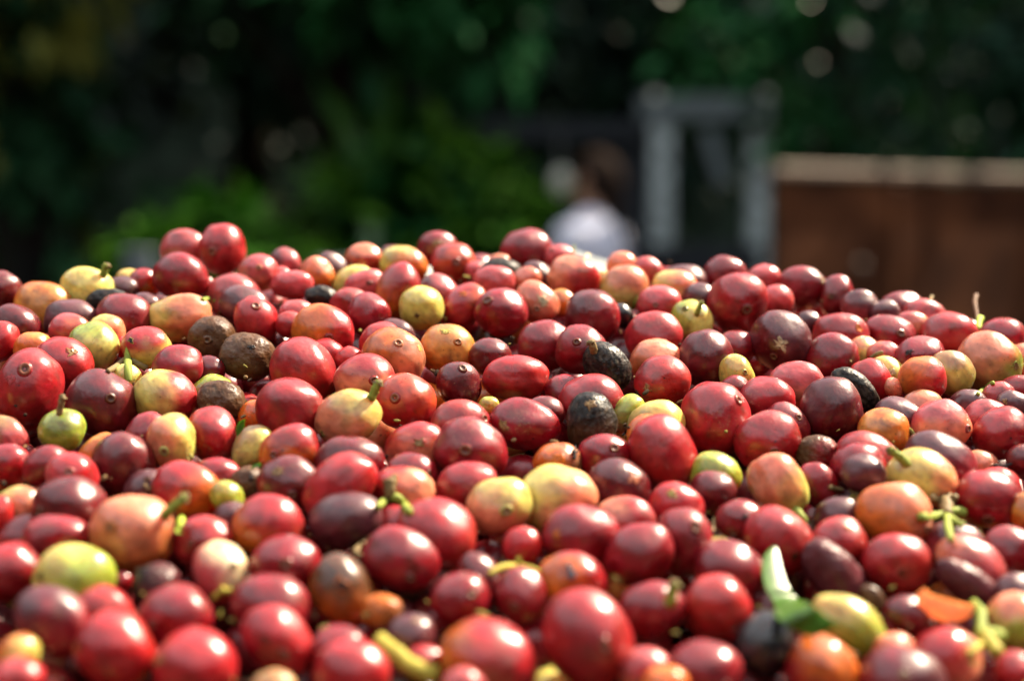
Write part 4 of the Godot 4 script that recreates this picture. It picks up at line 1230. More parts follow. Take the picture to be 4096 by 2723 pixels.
	cherry(118.1, 1282.4, -365.6, 5.5, 4.8, 5, -20, "red", "", 0, "red cherry, the nearest such above the plum grey pod", [])
	cherry(-53.8, 1290.8, -366.2, 7.7, 6.8, 7, 15, "red", "orange", -110, "red and orange cherry at the lower left of the yellow green stub stalked cherry", [])
	cherry(83.8, 1287.4, -364.8, 6.8, 5.9, 6.1, 20, "crimson", "", 0, "dark red cherry at the lower left of the clear orange cherry", [])
	cherry(49.1, 1285.6, -364.1, 6.4, 5.6, 5.8, -15, "green", "", 0, "olive green cherry wedged under the big red ones, right of centre", [])
	cherry(-38.9, 1288.6, -362.6, 8.5, 6.9, 7.2, 0, "maroon", "", 0, "wet dark maroon cherry with pale specks below the yellow green one with the stub stalk", [])
	cherry(-121.4, 1288.1, -362.5, 6.1, 5.4, 5.6, 0, "crimson", "red", -90, "dark red cherry between a tan and pink one and the small green brown stalked cherry", [])
	cherry(73.6, 1283.3, -361.8, 6.3, 4.8, 5.1, -60, "crimson", "", 0, "dark red cherry just right of the pear shaped yellow cherry", [])
	cherry(-70.7, 1285.4, -361.8, 6.1, 4.9, 5.2, 0, "crimson", "", 0, "dark red cherry at the lower right of the yellow cherry with black specks", [])
	cherry(-93.4, 1288.8, -361.5, 7.9, 7.5, 7.7, -60, "maroon", "", 0, "big wet maroon cherry below the large glossy one at the left", [])
	cherry(-24.2, 1285.8, -360.5, 6.6, 5.8, 6, 0, "crimson", "", 0, "dark red cherry, the nearest such below the red cherry with a large ringed scar", [["scar", 4.6, 1.2, 1.2, "brown"]])
	cherry(97.5, 1285.6, -359.4, 8.5, 6.9, 7.2, -25, "salmon", "yellow", 160, "salmon cherry with a slim green stalk on its upper left, right part", [["stem", -4.7, 4, -9.1, 7.2]])
	cherry(-110.3, 1288.6, -357.9, 5.9, 5.2, 5.4, 30, "crimson", "", 0, "dark red cherry at the lower left of the small green brown stalked cherry", [])
	cherry(25.3, 1283.7, -357.4, 7.7, 6.8, 7, -15, "maroon", "", 0, "maroon cherry with a rough pinkish scar, centre right", [["scar", 3, 2.7, 1.8, "salmon"]])
	cherry(-62.3, 1284.8, -356.9, 4.5, 4.1, 4.2, 0, "brown", "", 0, "brown cherry, the nearest such at the lower right of the yellow cherry with black specks", [["scar", 1.1, 1.6, 0.9, "black"]])
	cherry(112.2, 1281.3, -355.7, 7.7, 7, 7.4, -10, "crimson", "red", 160, "crimson cherry with a broad white glare right of the tan headed stalk", [["navel", -1.6, -4.1]])
	cherry(63, 1284.9, -355.7, 8, 6.6, 6.9, -45, "yellow", "salmon", 130, "pear shaped yellow cherry hanging over its green stalk, right part", [["stem", 3, -5.5, 5.2, -9]])
	cherry(82.9, 1287.3, -355.9, 5.3, 4.7, 4.8, 0, "plum", "", 0, "small dusky purple cherry in front of a crimson one, right part", [])
	cherry(47.4, 1283.2, -354.7, 5.7, 5.4, 5.6, 0, "maroon", "", 0, "maroon cherry at the lower right of the very large tilted red cherry", [])
	cherry(-10.4, 1284.1, -354.3, 7.8, 6.8, 7.1, 10, "red", "", 0, "red cherry at the upper left of the peach yellow cherry with a dark eye", [])
	cherry(-85.9, 1284, -353.8, 5.3, 4.7, 4.8, 20, "plum", "", 0, "purplish cherry just above the biggest orange cherry", [])
	cherry(-51.9, 1285.7, -352.2, 7.7, 6.8, 7, 5, "maroon", "", 0, "maroon cherry with a worn tan patch on top, lower left of centre", [["scar", -1.9, 3.3, 1.7, "tan"]])
	cherry(10.8, 1281.8, -351.1, 9.7, 8.5, 8.8, -5, "yellow", "salmon", -20, "big peach yellow cherry, the palest large one near the centre", [])
	cherry(119.6, 1279.6, -350.5, 4.5, 3.8, 4, 80, "orange", "", 0, "blurred orange cherry cut by the right edge", [])
	cherry(76, 1278, -349.5, 5.8, 5.1, 5.3, 10, "plum", "", 0, "purplish cherry just left of the big salmon cherry by the stalk", [])
	cherry(-24.9, 1284, -349.9, 7.8, 6.3, 6.6, -10, "red", "salmon", -20, "red and salmon cherry at the upper right of the big greyish purple cherry", [])
	cherry(-102.1, 1288.1, -350.2, 6.2, 5.4, 5.8, 0, "pink", "red", 0, "pinkish red cherry with a raised ring scar at the left", [["navel", 0.8, 1.2]])
	cherry(38.3, 1280.6, -348.5, 6.7, 5.9, 6.1, -30, "red", "", 0, "red cherry with a yellow crown patch, centre right", [["scar", -1.8, 3.7, 1.3, "yellow"]])
	cherry(-75.1, 1284.9, -347.8, 8.2, 6.7, 7, -20, "orange", "red", 140, "orange red cherry behind the knobbly green stalk at the left", [])
	cherry(87.5, 1279.7, -344.7, 8.9, 7.8, 8.1, -5, "salmon", "orange", 200, "big salmon cherry left of the tan headed stalk", [])
	cherry(-39.5, 1286.4, -344.9, 9.5, 6.6, 7.1, 40, "red", "", 0, "bright red upright oval cherry behind the greyish purple one", [])
	cherry(52.4, 1278.4, -344.1, 5.8, 5.1, 5.3, -10, "crimson", "", 0, "dark red cherry at the lower left of the pear shaped yellow cherry", [["scar", 0.3, 1.8, 0.6, "black"]])
	cherry(-2.9, 1282, -343.7, 7.6, 6.5, 7, 20, "yellow", "salmon", 240, "yellow and peach cherry with a dark eye scar, centre", [["navel", 1.7, -0.3]])
	cherry(26.1, 1278.5, -343.3, 7.3, 5.9, 6.2, -10, "salmon", "red", 0, "salmon and red cherry, nearest at the upper right of the cherry with the insect", [])
	cherry(-112.3, 1281.7, -343.3, 5.8, 5.1, 5.3, 10, "yellow", "salmon", 0, "yellow and salmon cherry, nearest at the upper left of the large golden yellow cherry", [])
	cherry(-64.9, 1284.4, -343.1, 4, 3.5, 3.7, -40, "green", "", 0, "lime green cherry peeping out right of the orange red one", [])
	cherry(-26.8, 1278, -340.5, 5.3, 4.7, 4.9, 0, "crimson", "", 0, "dark red cherry just right of the big greyish purple cherry", [])
	cherry(100.3, 1273.6, -339.3, 6.9, 5.5, 5.8, -20, "pink", "plum", 60, "pink and purplish cherry just above the plum grey pod", [])
	cherry(-63, 1280.5, -338.4, 4.1, 3.6, 3.8, 0, "plum", "", 0, "purplish cherry just above the cream white cherry", [])
	cherry(46.5, 1273.1, -337.2, 4, 3.4, 3.6, 0, "yellow", "", 0, "pale yellow cherry squeezed behind two dark red ones, lower right", [])
	cherry(73.5, 1275.1, -336.8, 6.5, 5.9, 6.1, 0, "red", "", 0, "red cherry at the lower left of the big salmon cherry by the stalk", [["scar", 0.8, 3.9, 1, "orange"]])
	cherry(-99, 1282.4, -337.3, 8.6, 7.6, 8.1, -15, "maroon", "", 0, "maroon cherry with a dark eye like scar low on its left", [["navel", -5.3, 0.2]])
	cherry(111.1, 1273.5, -336.4, 6, 5.4, 5.6, 0, "crimson", "", 0, "dark red cherry at the upper right of the plum grey pod", [])
	cherry(-114.7, 1281.3, -337, 4.5, 3, 3.3, 90, "red", "", 0, "red cherry, the nearest such at the upper left of the large golden yellow cherry", [])
	cherry(59.6, 1275.8, -336, 8, 7.3, 7.6, 130, "red", "", 0, "bright red cherry with a brown spot, under the pear shaped yellow one", [["scar", 2.5, -2.6, 0.9, "brown"]])
	cherry(-37, 1280.5, -335.1, 8.4, 6.1, 6.5, 10, "plum", "", 0, "big greyish purple cherry below the bright red upright oval one", [])
	cherry(15.4, 1276.6, -334.5, 9, 7.9, 8.2, -10, "crimson", "", 0, "dark red cherry at the lower right of the palest large peach cherry", [["scar", -5.2, 1.5, 1.5, "orange"]])
	cherry(38.2, 1276.3, -332.8, 7.9, 6.1, 7, 100, "crimson", "", 0, "dusky red cherry with a pale eye shaped scar near its top, lower right of centre", [["navel", 1.7, 3.7]])
	cherry(-16.7, 1277.9, -332.6, 9, 7.9, 8.2, -15, "red", "", 0, "red cherry at the lower left of the peach yellow cherry with a dark eye", [])
	cherry(-108.3, 1277.3, -332, 5.3, 4.6, 4.8, 30, "crimson", "", 0, "dark red cherry between a yellow and salmon one and a red one", [])
	cherry(-53.7, 1279.7, -331.9, 8.1, 7.1, 7.3, -10, "orange", "red", 60, "orange and red cherry at the upper right of the cream white cherry", [])
	cherry(2.3, 1275.4, -331.3, 4.7, 4.3, 4.4, 100, "red", "", 0, "red cherry at the lower right of the peach yellow cherry with a dark eye", [])
	cherry(100.5, 1271.7, -329.3, 8.3, 6.1, 6.5, -30, "salmon", "pink", 20, "salmon and pink cherry just above the plum grey pod", [])
	cherry(84.5, 1272, -329.3, 7.5, 6.7, 6.9, -10, "red", "", 0, "round red cherry with a dark spot left of the purple pod, lower right", [["scar", -0.9, -0.8, 1, "brown"]])
	cherry(-67.6, 1276.8, -329.1, 6.7, 5.9, 6.1, 0, "red", "", 0, "red cherry at the upper left of the cream white cherry", [["scar", 1.5, -1, 1.6, "orange"]])
	cherry(-82.7, 1279.1, -327.6, 9.5, 8.7, 9, 0, "orange", "salmon", 80, "biggest orange cherry with a thick green stalk at its upper right, lower left", [["stem", 8.1, 4.7, 12.7, 8.5]])
	cherry(69.8, 1271, -325.2, 8.4, 5, 5.5, -50, "plum", "", 0, "long shrivelled grey purple cherry behind the curled leaf", [])
	cherry(27.6, 1275.2, -325.5, 7.9, 6.5, 6.8, 20, "crimson", "", 0, "dark red cherry between a salmon and red one and a dark red one", [])
	cherry(-98.4, 1278.2, -324.9, 7.4, 5.9, 6.2, 0, "crimson", "", 0, "dark red cherry at the upper left of the large golden yellow cherry", [])
	cherry(47, 1271.4, -324.3, 7.9, 6.9, 7.2, -20, "crimson", "", 0, "dark red cherry between a yellow one and a red one", [])
	cherry(-23.7, 1274.4, -322.2, 8.6, 6.7, 7, -30, "crimson", "", 0, "large dark red cherry with a crumbly tan tuft on its left, lower centre", [])
	cherry(-48.1, 1273.3, -321, 7.7, 6.7, 7.2, -10, "crimson", "", 0, "dusky red cherry with a ring scar, left of the one with a black bruise", [["navel", 0.7, 1.7]])
	cherry(97.9, 1269.5, -320.5, 8.3, 3.8, 4.4, -35, "plum", "", 0, "narrow plum grey pod like cherry above the orange petal, lower right", [])
	cherry(-6.8, 1271.1, -319.3, 6.2, 4.7, 5, -60, "maroon", "", 0, "maroon cherry, the nearest such below the peach yellow cherry with a dark eye", [])
	cherry(12.6, 1270.7, -319.2, 7.8, 6.3, 6.6, -10, "red", "orange", 190, "red and orange cherry with a black insect on it, lower centre", [])
	cherry(-62, 1272.8, -318.4, 6.7, 6, 6.2, 100, "cream", "pink", 220, "cream white cherry with a pink lower edge, lower left", [])
	cherry(106.7, 1268.2, -317.1, 5.2, 4.6, 4.7, 0, "plum", "", 0, "purplish cherry just right of the plum grey pod", [])
	cherry(-106.2, 1273.2, -317.1, 7.1, 6.5, 6.7, 0, "red", "crimson", -60, "big red cherry at the left edge with a white glare, lower left", [])
	cherry(76.4, 1267.7, -316.6, 3.3, 2.1, 2.2, -50, "brown", "", 0, "small brown cherry at the upper right of the olive yellow cherry", [])
	cherry(-82.1, 1271.5, -315.6, 2.3, 2.2, 2.3, 0, "crimson", "", 0, "small dark red cherry just right of the large golden yellow cherry", [])
	cherry(-35.6, 1270.2, -313.7, 7.9, 6.3, 6.6, 120, "orange", "brown", 90, "orange brown cherry with a black bruise, lower left of centre", [["scar", 0.7, 2.1, 1.9, "black"]])
	cherry(1.7, 1268.9, -313.3, 6.1, 5.4, 5.8, 90, "crimson", "", 0, "dark red cherry with a ring scar just left of the cherry with the insect", [["navel", -1.2, -1.2]])
	cherry(-74.4, 1271.4, -313.3, 5.2, 4.5, 4.7, 10, "black", "plum", 0, "black and purplish cherry at the lower right of the biggest orange cherry", [])
	cherry(-91.1, 1272.8, -313.1, 8.3, 7.3, 7.6, -10, "yellow", "green", -20, "large golden yellow cherry with a green right end, lower left", [["scar", -5.1, 1.5, 1, "brown"]])
	cherry(42.7, 1267.1, -311.9, 7.3, 7, 7.2, 100, "red", "", 0, "round bright red cherry right of the crimson one with the drooping stalk", [])
	cherry(-10.9, 1268.8, -311.2, 6.5, 5.7, 6.1, 30, "crimson", "", 0, "crimson cherry with a pale ring scar and a glint, lower centre", [["navel", 2.7, 2.1]])
	cherry(82.5, 1265.3, -310.6, 5.4, 4.4, 4.6, -10, "maroon", "", 0, "maroon cherry just below the round red dark spotted cherry", [])
	cherry(28.9, 1266.8, -310, 7.3, 5.8, 6.1, 20, "crimson", "", 0, "dark red cherry at the upper right of the largest red cherry of all", [["stem", 3.3, 2.6, 4.2, 6.8]])
	cherry(103.7, 1264.6, -308.9, 6.5, 5.8, 6, 80, "salmon", "green", -90, "peach cherry turning green below at the lower right edge", [])
	cherry(-49.4, 1268.3, -307, 8.6, 6.9, 7.2, -15, "crimson", "", 0, "dark red cherry at the lower right of the cream white cherry", [])
	cherry(-26.5, 1267.3, -306.4, 4.3, 3.8, 4, 0, "brown", "orange", 120, "brown and orange cherry at the lower right of the orange cherry with a black bruise", [])
	cherry(68.7, 1265, -304.9, 8.7, 5.6, 6.1, -30, "yellow", "green", -60, "olive yellow cherry lying beside the curled green leaf, lower right", [])
	cherry(-82.9, 1267.8, -304.5, 6.2, 5.5, 5.7, -10, "red", "", 0, "red cherry at the lower right of the large golden yellow cherry", [])
	cherry(-67.6, 1267.4, -302.8, 7.6, 6.7, 6.9, -10, "crimson", "", 0, "purplish red cherry with a dull patch, left of centre at the bottom", [])
	cherry(50.9, 1262.6, -300.3, 6.8, 6.1, 6.3, 60, "jet", "", 0, "glossy black cherry in the dark hollow under the curled leaf", [])
	cherry(76.6, 1260.9, -299.3, 4.4, 4.2, 4.3, 0, "salmon", "", 0, "salmon cherry at the lower right of the olive yellow cherry", [])
	cherry(-20.1, 1264.5, -299.3, 4.9, 4.3, 4.5, 0, "plum", "", 0, "purplish cherry, nearest at the lower right of the orange cherry with a black bruise", [["scar", 0.9, 3.6, 1.1, "tan"]])
	cherry(-91.7, 1267.7, -298.6, 8.1, 6.6, 6.9, -40, "plum", "crimson", -60, "plum coloured cherry at the lower left with a white glare", [])
	cherry(86.8, 1260.2, -297.4, 7, 6.2, 6.4, -10, "salmon", "red", 160, "salmon cherry with a green scar at the lower right", [["scar", 4, 0.7, 1.1, "green"]])
	cherry(14.9, 1264.3, -297, 10.3, 9, 9.3, 110, "red", "", 0, "largest red cherry of all, at the bottom centre", [])
	cherry(-46.6, 1264.2, -295.9, 8.1, 6.2, 6.5, -55, "crimson", "red", 40, "red cherry with a grey scar in the bottom row, left of centre", [["scar", -1.3, 1.6, 0.7, "brown"]])
	cherry(-34.3, 1262.9, -295.4, 5.5, 4.8, 5, -10, "crimson", "", 0, "dark red cherry just below the orange cherry with a black bruise", [])
	cherry(99.4, 1258.8, -294.1, 4.1, 4, 4, 0, "red", "", 0, "red cherry, the nearest such at the lower right of the plum grey pod", [])
	cherry(-17.1, 1260.6, -293.9, 4.2, 3.6, 3.7, -20, "red", "", 0, "red cherry just left of the golden middled bottom cherry", [])
	cherry(61, 1259.6, -292.9, 7.4, 6.5, 6.7, -30, "red", "orange", 60, "red and orange cherry below the olive yellow one, bottom right", [])
	cherry(26.1, 1259.5, -292.1, 5.2, 4.5, 4.7, 0, "salmon", "pink", 90, "salmon and pink cherry at the lower right of the largest red cherry of all", [])
	cherry(-4.5, 1261.5, -290.7, 9.7, 8.5, 8.8, -15, "orange", "red", 20, "large orange cherry with a golden middle at the bottom centre", [])
	cherry(37.6, 1259.8, -290.5, 7.3, 6.4, 6.7, 10, "crimson", "", 0, "dark red cherry between a red one and a black one", [])
	cherry(-77, 1264.4, -290.3, 8.2, 7.3, 7.6, -40, "red", "", 0, "big red cherry in front of the plum coloured one, lower left corner", [["scar", -5.2, 2, 1, "brown"]])
	cherry(75.8, 1258.5, -289, 8.2, 6.6, 7, -5, "plum", "crimson", 200, "plum cherry with a broad white glare, bottom right", [["scar", -1.4, 2.5, 0.7, "tan"]])
	cherry(-96, 1263.3, -289.2, 4.9, 4.1, 4.3, 60, "orange", "yellow", -40, "orange and yellow cherry, nearest at the lower left of the large golden yellow cherry", [])
	cherry(-61, 1261.7, -287.8, 8.4, 7.4, 7.6, -20, "red", "", 0, "big pinkish red cherry with a tan scar on its left at the bottom", [["scar", -6, 2.6, 1.6, "tan"]])
	cherry(-30.7, 1260.9, -286.3, 7.3, 6.4, 6.7, -10, "red", "", 0, "red cherry, the nearest such below the orange cherry with a black bruise", [])
	cherry(29.4, 1258.9, -283.6, 4.8, 4.2, 4.4, 0, "red", "orange", 120, "red and orange cherry, nearest at the lower right of the largest red cherry of all", [])
	cherry(-45.2, 1259.2, -282.2, 4.5, 3.6, 3.8, 0, "tan", "", 0, "tan cherry, nearest at the lower left of the orange cherry with a black bruise", [])
	cherry(-93.2, 1260.8, -282.3, 5, 4.4, 4.6, 0, "pink", "red", 0, "pink and red cherry, nearest at the lower left of the large golden yellow cherry", [])
	cherry(-9.2, 1259.7, -281.3, 4.4, 3.9, 4, 0, "pink", "", 0, "pink cherry at the lower left of the golden middled bottom cherry", [])


func build_loose() -> void:
	var t: Node3D
	t = thing("cherry_stalk", "pale green pronged stalk standing on a pale yellow cherry at the left", "stalk", Vector3.ZERO, "stalk scraps among the cherries")
	tube("stub", [V(-104.1, 1313.3, -411.9), V(-104.3, 1310.9, -411.8), V(-103.9, 1308.2, -410.6)], 0.3, 1.1, "stalk", t)
	tube("stub", [V(-104.7, 1308.5, -413.5), V(-100.9, 1307.6, -398.6), V(-100.3, 1304.9, -396.4)], 1.1, 1, "stalk", t)
	tube("prong", [V(-105.1, 1308.8, -413.9), V(-106.2, 1307.5, -408.5), V(-103.0, 1308.3, -387.1)], 0.9, 0.7, "tanstalk", t)
	tube("prong", [V(-104.1, 1309.0, -412.4), V(-101.7, 1307.8, -411.5), V(-99.5, 1306.5, -412.5)], 0.9, 1, "tanstalk", t)
	tube("prong", [V(-105.5, 1312.9, -413.3), V(-105.0, 1310.8, -412.6)], 0.1, 0.3, "stalk", t)
	t = thing("cherry_stalk", "short yellowish stalk scrap under the tall stack at the left", "stalk", Vector3.ZERO, "stalk scraps among the cherries")
	tube("stub", [V(-89.4, 1323.3, -440.1), V(-91.2, 1322.5, -459.0), V(-89.1, 1321.9, -456.9)], 0.7, 0.5, "stalk", t)
	tube("prong", [V(-91.2, 1322.3, -459.0), V(-90.1, 1320.1, -458.4)], 0.4, 0.3, "stalk", t)
	tube("prong", [V(-88.6, 1317.7, -459.3), V(-84.6, 1320.9, -447.3)], 0.3, 0.3, "tanstalk", t)
	t = thing("cherry_stalk", "tiny green stub poking up from the crest in front of the person", "stalk", Vector3.ZERO, "stalk scraps among the cherries")
	tube("stub", [V(19.7, 1334.8, -489.5), V(20.3, 1336.3, -501.0), V(20.5, 1337.5, -504.4)], 0.3, 0.2, "stalk", t)
	t = thing("white_wisp", "small white papery wisp on top of the peach and red crest cherry", "husk")
	tube("shred", [V(22.3, 1333.7, -470.9), V(24.2, 1333.8, -494.3), V(24.7, 1335.0, -497.6)], 0.5, 0.3, "cream", t)
	tube("shred", [V(24.1, 1333.3, -492.9), V(25.4, 1334.6, -496.7)], 0.4, 0.2, "cream", t)
	t = thing("cherry_stalk", "short green stub leaning on the small glossy black cherry", "stalk", Vector3.ZERO, "stalk scraps among the cherries")
	tube("stub", [V(37.0, 1318.9, -467.3), V(37.5, 1320.7, -464.9), V(38.3, 1322.7, -464.1)], 0.6, 0.5, "stalk", t)
	t = thing("cherry_stalk", "upright brown stalk with a green bulb at the far right of the crest", "stalk", Vector3.ZERO, "stalk scraps among the cherries")
	tube("stub", [V(138.2, 1314.6, -450.6), V(140.5, 1318.0, -460.4), V(142.2, 1320.7, -468.0), V(144.2, 1322.6, -473.3)], 0.5, 0.8, "brown", t)
	tube("bulb", [V(140.8, 1316.8, -457.1), V(139.3, 1315.7, -453.8), V(137.8, 1314.1, -449.4)], 1, 0.9, "green", t)
	t = thing("cherry_stalk", "pale stub on the pink cherries at the right of the crest", "stalk", Vector3.ZERO, "stalk scraps among the cherries")
	tube("stub", [V(125.2, 1321.4, -457.1), V(129.6, 1322.0, -470.8), V(130.4, 1322.6, -472.6)], 0.4, 0.5, "tanstalk", t)
	t = thing("cherry_stalk", "bright green stub below the large lime green cherry", "stalk", Vector3.ZERO, "stalk scraps among the cherries")
	tube("stub", [V(123.0, 1300.8, -400.0), V(131.0, 1300.0, -420.0), V(128.7, 1303.1, -405.7)], 0.6, 0.6, "stalk", t)
	t = thing("cherry_stalk", "brown and yellow stub beside the pale broken cherry at the right", "stalk", Vector3.ZERO, "stalk scraps among the cherries")
	tube("stub", [V(100.7, 1308.0, -425.8), V(102.0, 1309.1, -424.8), V(103.6, 1309.6, -424.6)], 0.5, 0.5, "tanstalk", t)
	t = thing("cherry_stalk", "tan headed stalk with two green prongs left of the crimson cherry, centre", "stalk", Vector3.ZERO, "stalk scraps among the cherries")
	tube("head", [V(-27.4, 1284.3, -342.3), V(-27.7, 1286.3, -342.4), V(-27.8, 1288.0, -343.2)], 1.2, 1.7, "tanstalk", t)
	tube("head", [V(-27.4, 1288.0, -343.0), V(-26.4, 1289.2, -343.7)], 1, 0.5, "tanstalk", t)
	tube("prong", [V(-27.5, 1284.5, -342.3), V(-25.8, 1284.1, -341.9), V(-24.3, 1282.2, -342.3), V(-22.6, 1284.0, -327.8)], 1.1, 1.1, "stalk", t)
	tube("prong", [V(-27.5, 1284.2, -342.3), V(-29.0, 1283.5, -343.2), V(-29.5, 1284.3, -331.3)], 0.9, 0.7, "stalk", t)
	t = thing("cherry_stalk", "tan headed stalk with green prongs left and right of it, right part", "stalk", Vector3.ZERO, "stalk scraps among the cherries")
	tube("head", [V(100.4, 1279.3, -346.8), V(101.2, 1280.7, -350.8), V(102.2, 1281.4, -354.2)], 1.3, 2, "tanstalk", t)
	tube("head", [V(102.9, 1281.4, -352.9), V(103.5, 1282.8, -351.3)], 1.2, 0.9, "tanstalk", t)
	tube("head", [V(97.8, 1282.8, -351.1), V(99.1, 1281.8, -352.1)], 0.8, 0.9, "tanstalk", t)
	tube("prong", [V(100.3, 1279.5, -347.3), V(97.6, 1279.2, -346.2), V(91.5, 1280.9, -336.5)], 1, 1.1, "stalk", t)
	tube("prong", [V(101.0, 1279.6, -347.9), V(102.8, 1279.8, -348.4), V(104.9, 1279.3, -349.3)], 1.1, 1.2, "stalk", t)
	tube("prong", [V(100.6, 1278.8, -345.4), V(99.5, 1279.8, -336.4), V(100.4, 1279.4, -334.8)], 0.9, 0.8, "stalk", t)
	tube("prong", [V(100.2, 1279.0, -345.9), V(96.8, 1279.1, -333.6), V(94.9, 1278.5, -324.7)], 1, 0.8, "stalk", t)
	t = thing("cherry_stalk", "thick yellow green bent stalk lying near the bottom, left of centre", "stalk", Vector3.ZERO, "stalk scraps among the cherries")
	tube("stub", [V(-26.1, 1264.9, -295.6), V(-24.8, 1264.2, -293.5), V(-22.6, 1263.3, -291.2), V(-20.4, 1261.7, -289.8), V(-17.7, 1260.8, -288.3), V(-14.9, 1259.7, -289.1)], 1.6, 1.8, "yellowstalk", t)
	t = thing("cherry_stalk", "yellowish T shaped stalk draped over a dark red cherry, lower centre", "stalk", Vector3.ZERO, "stalk scraps among the cherries")
	tube("prong", [V(-4.6, 1273.6, -313.8), V(-3.0, 1274.2, -316.2), V(-0.6, 1273.2, -322.4), V(1.3, 1272.1, -327.7)], 0.6, 0.7, "yellowstalk", t)
	tube("prong", [V(1.1, 1272.1, -327.9), V(3.2, 1273.0, -322.0), V(5.3, 1273.5, -316.4)], 0.7, 0.6, "yellowstalk", t)
	tube("stub", [V(1.2, 1271.9, -328.1), V(1.4, 1273.2, -326.6), V(1.4, 1274.1, -326.1)], 0.8, 0.6, "yellowstalk", t)
	t = thing("cherry_stalk", "thin dry stub standing in the gap above the pale yellow squeezed cherry", "stalk", Vector3.ZERO, "stalk scraps among the cherries")
	tube("stub", [V(45.2, 1277.3, -338.2), V(45.7, 1278.3, -340.9), V(46.1, 1279.2, -343.5)], 0.4, 0.3, "tanstalk", t)
	t = thing("cherry_stalk", "green stem with a pale knobbly head beside the orange petal, lower right", "stalk", Vector3.ZERO, "stalk scraps among the cherries")
	tube("stub", [V(97.0, 1267.1, -314.9), V(97.2, 1266.6, -310.4), V(96.2, 1265.2, -306.4), V(94.8, 1263.8, -302.2)], 1, 1.2, "stalk", t)
	tube("head", [V(95.3, 1264.2, -303.3), V(97.3, 1263.3, -303.1), V(98.9, 1262.4, -301.9)], 1.7, 2.3, "stalk", t)
	tube("head", [V(95.5, 1263.6, -301.8), V(96.3, 1262.6, -298.9), V(96.4, 1261.7, -296.4)], 1.7, 1.4, "yellowstalk", t)
	tube("prong", [V(94.1, 1262.9, -299.5), V(90.3, 1264.1, -291.5), V(88.7, 1263.6, -289.9)], 0.7, 0.7, "yellowstalk", t)
	t = thing("black_crumb", "black bud shaped crumb stuck beside the egg shaped dark nut", "crumb")
	tube("crumb", [V(16.1, 1290.4, -381.2), V(15.1, 1291.7, -364.2)], 0.2, 0.3, "black", t)
	tube("crumb", [V(14.6, 1291.6, -363.4), V(15.1, 1291.0, -363.2), V(14.9, 1289.8, -362.3)], 0.4, 0.5, "black", t)
	tube("crumb", [V(14.5, 1291.3, -363.0), V(16.0, 1291.1, -365.9)], 0.2, 0.2, "black", t)
	t = thing("black_crumb", "slim dark husk crumb at the left of the very large tilted red cherry", "crumb")
	tube("crumb", [V(27.9, 1292.8, -380.6), V(29.4, 1292.1, -391.1), V(29.1, 1295.5, -375.9)], 0.3, 0.3, "black", t)
	t = thing("black_crumb", "black twig lying in a dark gap at the right edge", "crumb")
	tube("crumb", [V(119.7, 1286.2, -374.6), V(120.7, 1286.4, -371.5), V(122.9, 1287.1, -371.2)], 0.5, 0.3, "black", t)
	t = thing("tan_husk", "small tan husk left of its rounder twin, right part", "husk")
	tube("husk", [V(75.3, 1284.0, -356.5), V(76.9, 1283.4, -357.7), V(78.6, 1283.2, -357.9)], 0.6, 0.4, "tanstalk", t)
	t = thing("tan_husk", "rounder tan husk under the small dusky purple cherry", "husk")
	tube("husk", [V(81.3, 1282.2, -361.5), V(80.5, 1283.4, -354.0), V(82.0, 1282.4, -356.1)], 0.6, 0.7, "tanstalk", t)
	t = thing("green_bud", "pale green bud beside the biggest orange cherry", "bud")
	tube("bud", [V(-72.1, 1280.1, -326.1), V(-72.2, 1281.0, -327.8), V(-75.6, 1279.4, -344.3)], 1.1, 0.8, "green", t)
	t = thing("crumbly_tuft", "crumbly tan tuft on the left of the large dark red cherry, lower centre", "husk")
	tube("shred", [V(-34.2, 1275.2, -325.8), V(-33.7, 1275.9, -327.9), V(-33.1, 1275.9, -332.5)], 0.7, 0.6, "tanstalk", t)
	tube("shred", [V(-32.8, 1276.4, -329.3), V(-32.0, 1277.2, -331.3), V(-31.5, 1278.0, -330.8)], 0.6, 0.4, "tanstalk", t)
	tube("shred", [V(-33.7, 1275.0, -325.4), V(-32.4, 1274.8, -325.1)], 0.5, 0.5, "tanstalk", t)
	t = thing("crumbly_tuft", "crumbly yellowish tuft under the cream white cherry", "husk")
	tube("shred", [V(-62.2, 1268.7, -313.2), V(-60.8, 1270.0, -312.1), V(-59.8, 1271.0, -311.7)], 0.8, 0.7, "yellowstalk", t)
	tube("shred", [V(-59.9, 1270.0, -312.2), V(-58.5, 1270.7, -312.2)], 0.7, 0.5, "yellowstalk", t)
	tube("shred", [V(-59.0, 1267.7, -302.1), V(-59.1, 1268.3, -303.9)], 0.4, 0.3, "yellowstalk", t)
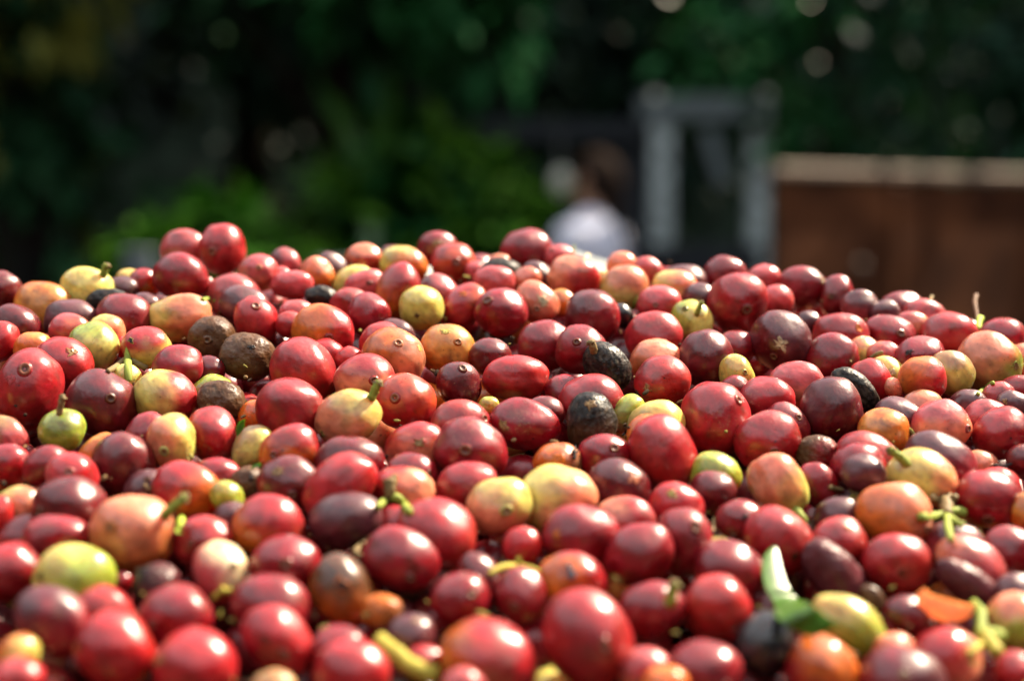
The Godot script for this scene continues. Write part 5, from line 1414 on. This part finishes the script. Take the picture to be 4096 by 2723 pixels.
	t = thing("leaf", "curled green leaf with a white glare beside the olive yellow cherry", "leaf")
	ribbon("blade", [V(56.9, 1276.3, -327.9), V(54.5, 1274.8, -324.5), V(53.3, 1272.7, -319.7), V(53.3, 1270.1, -314.2), V(54.5, 1267.9, -310.1), V(51.3, 1270.8, -289.8), V(55.1, 1268.3, -289.4), V(58.7, 1267.4, -289.1), V(62.9, 1270.0, -288.3)], [V(57.7, 1276.3, -327.8), V(57.9, 1275.0, -326.2), V(58.0, 1271.7, -319.7), V(58.7, 1269.5, -315.4), V(60.1, 1268.1, -313.1), V(58.0, 1273.2, -291.0), V(60.0, 1271.8, -289.5), V(62.0, 1270.6, -288.4), V(63.6, 1270.2, -288.3)], "leaf", t)
	t = thing("orange_petal", "orange curled leaf scrap with a white tip at the lower right", "leaf")
	ribbon("blade", [V(83.3, 1270.5, -308.5), V(83.8, 1268.1, -308.3), V(86.3, 1266.1, -307.7), V(90.2, 1265.1, -307.1), V(93.8, 1266.3, -307.2), V(95.1, 1268.2, -307.3)], [V(84.7, 1272.2, -307.7), V(86.0, 1271.0, -307.1), V(88.7, 1270.3, -306.5), V(91.6, 1269.5, -306.4), V(93.5, 1269.1, -306.4), V(94.8, 1269.2, -306.9)], "petal", t)
	t = thing("leaf", "small green leaf scrap between the nut like cherry and a tan one", "leaf")
	ribbon("blade", [V(-67.8, 1294.1, -371.7), V(-67.9, 1296.1, -371.8), V(-66.9, 1297.4, -372.0)], [V(-67.5, 1293.8, -371.7), V(-66.0, 1295.8, -371.4), V(-65.5, 1298.1, -371.6)], "leaf", t)
	t = thing("leaf", "thin green leaf scrap above the brown dented cherry, left of centre", "leaf")
	ribbon("blade", [V(-61.6, 1288.7, -354.7), V(-60.6, 1289.7, -354.8), V(-59.1, 1290.2, -354.8)], [V(-61.4, 1288.6, -354.7), V(-60.0, 1289.2, -354.4), V(-58.8, 1289.3, -354.5)], "leaf", t)
	insect(V(11.76, 1275.51, -313.87), V(12.73, 1272.95, -312.62))
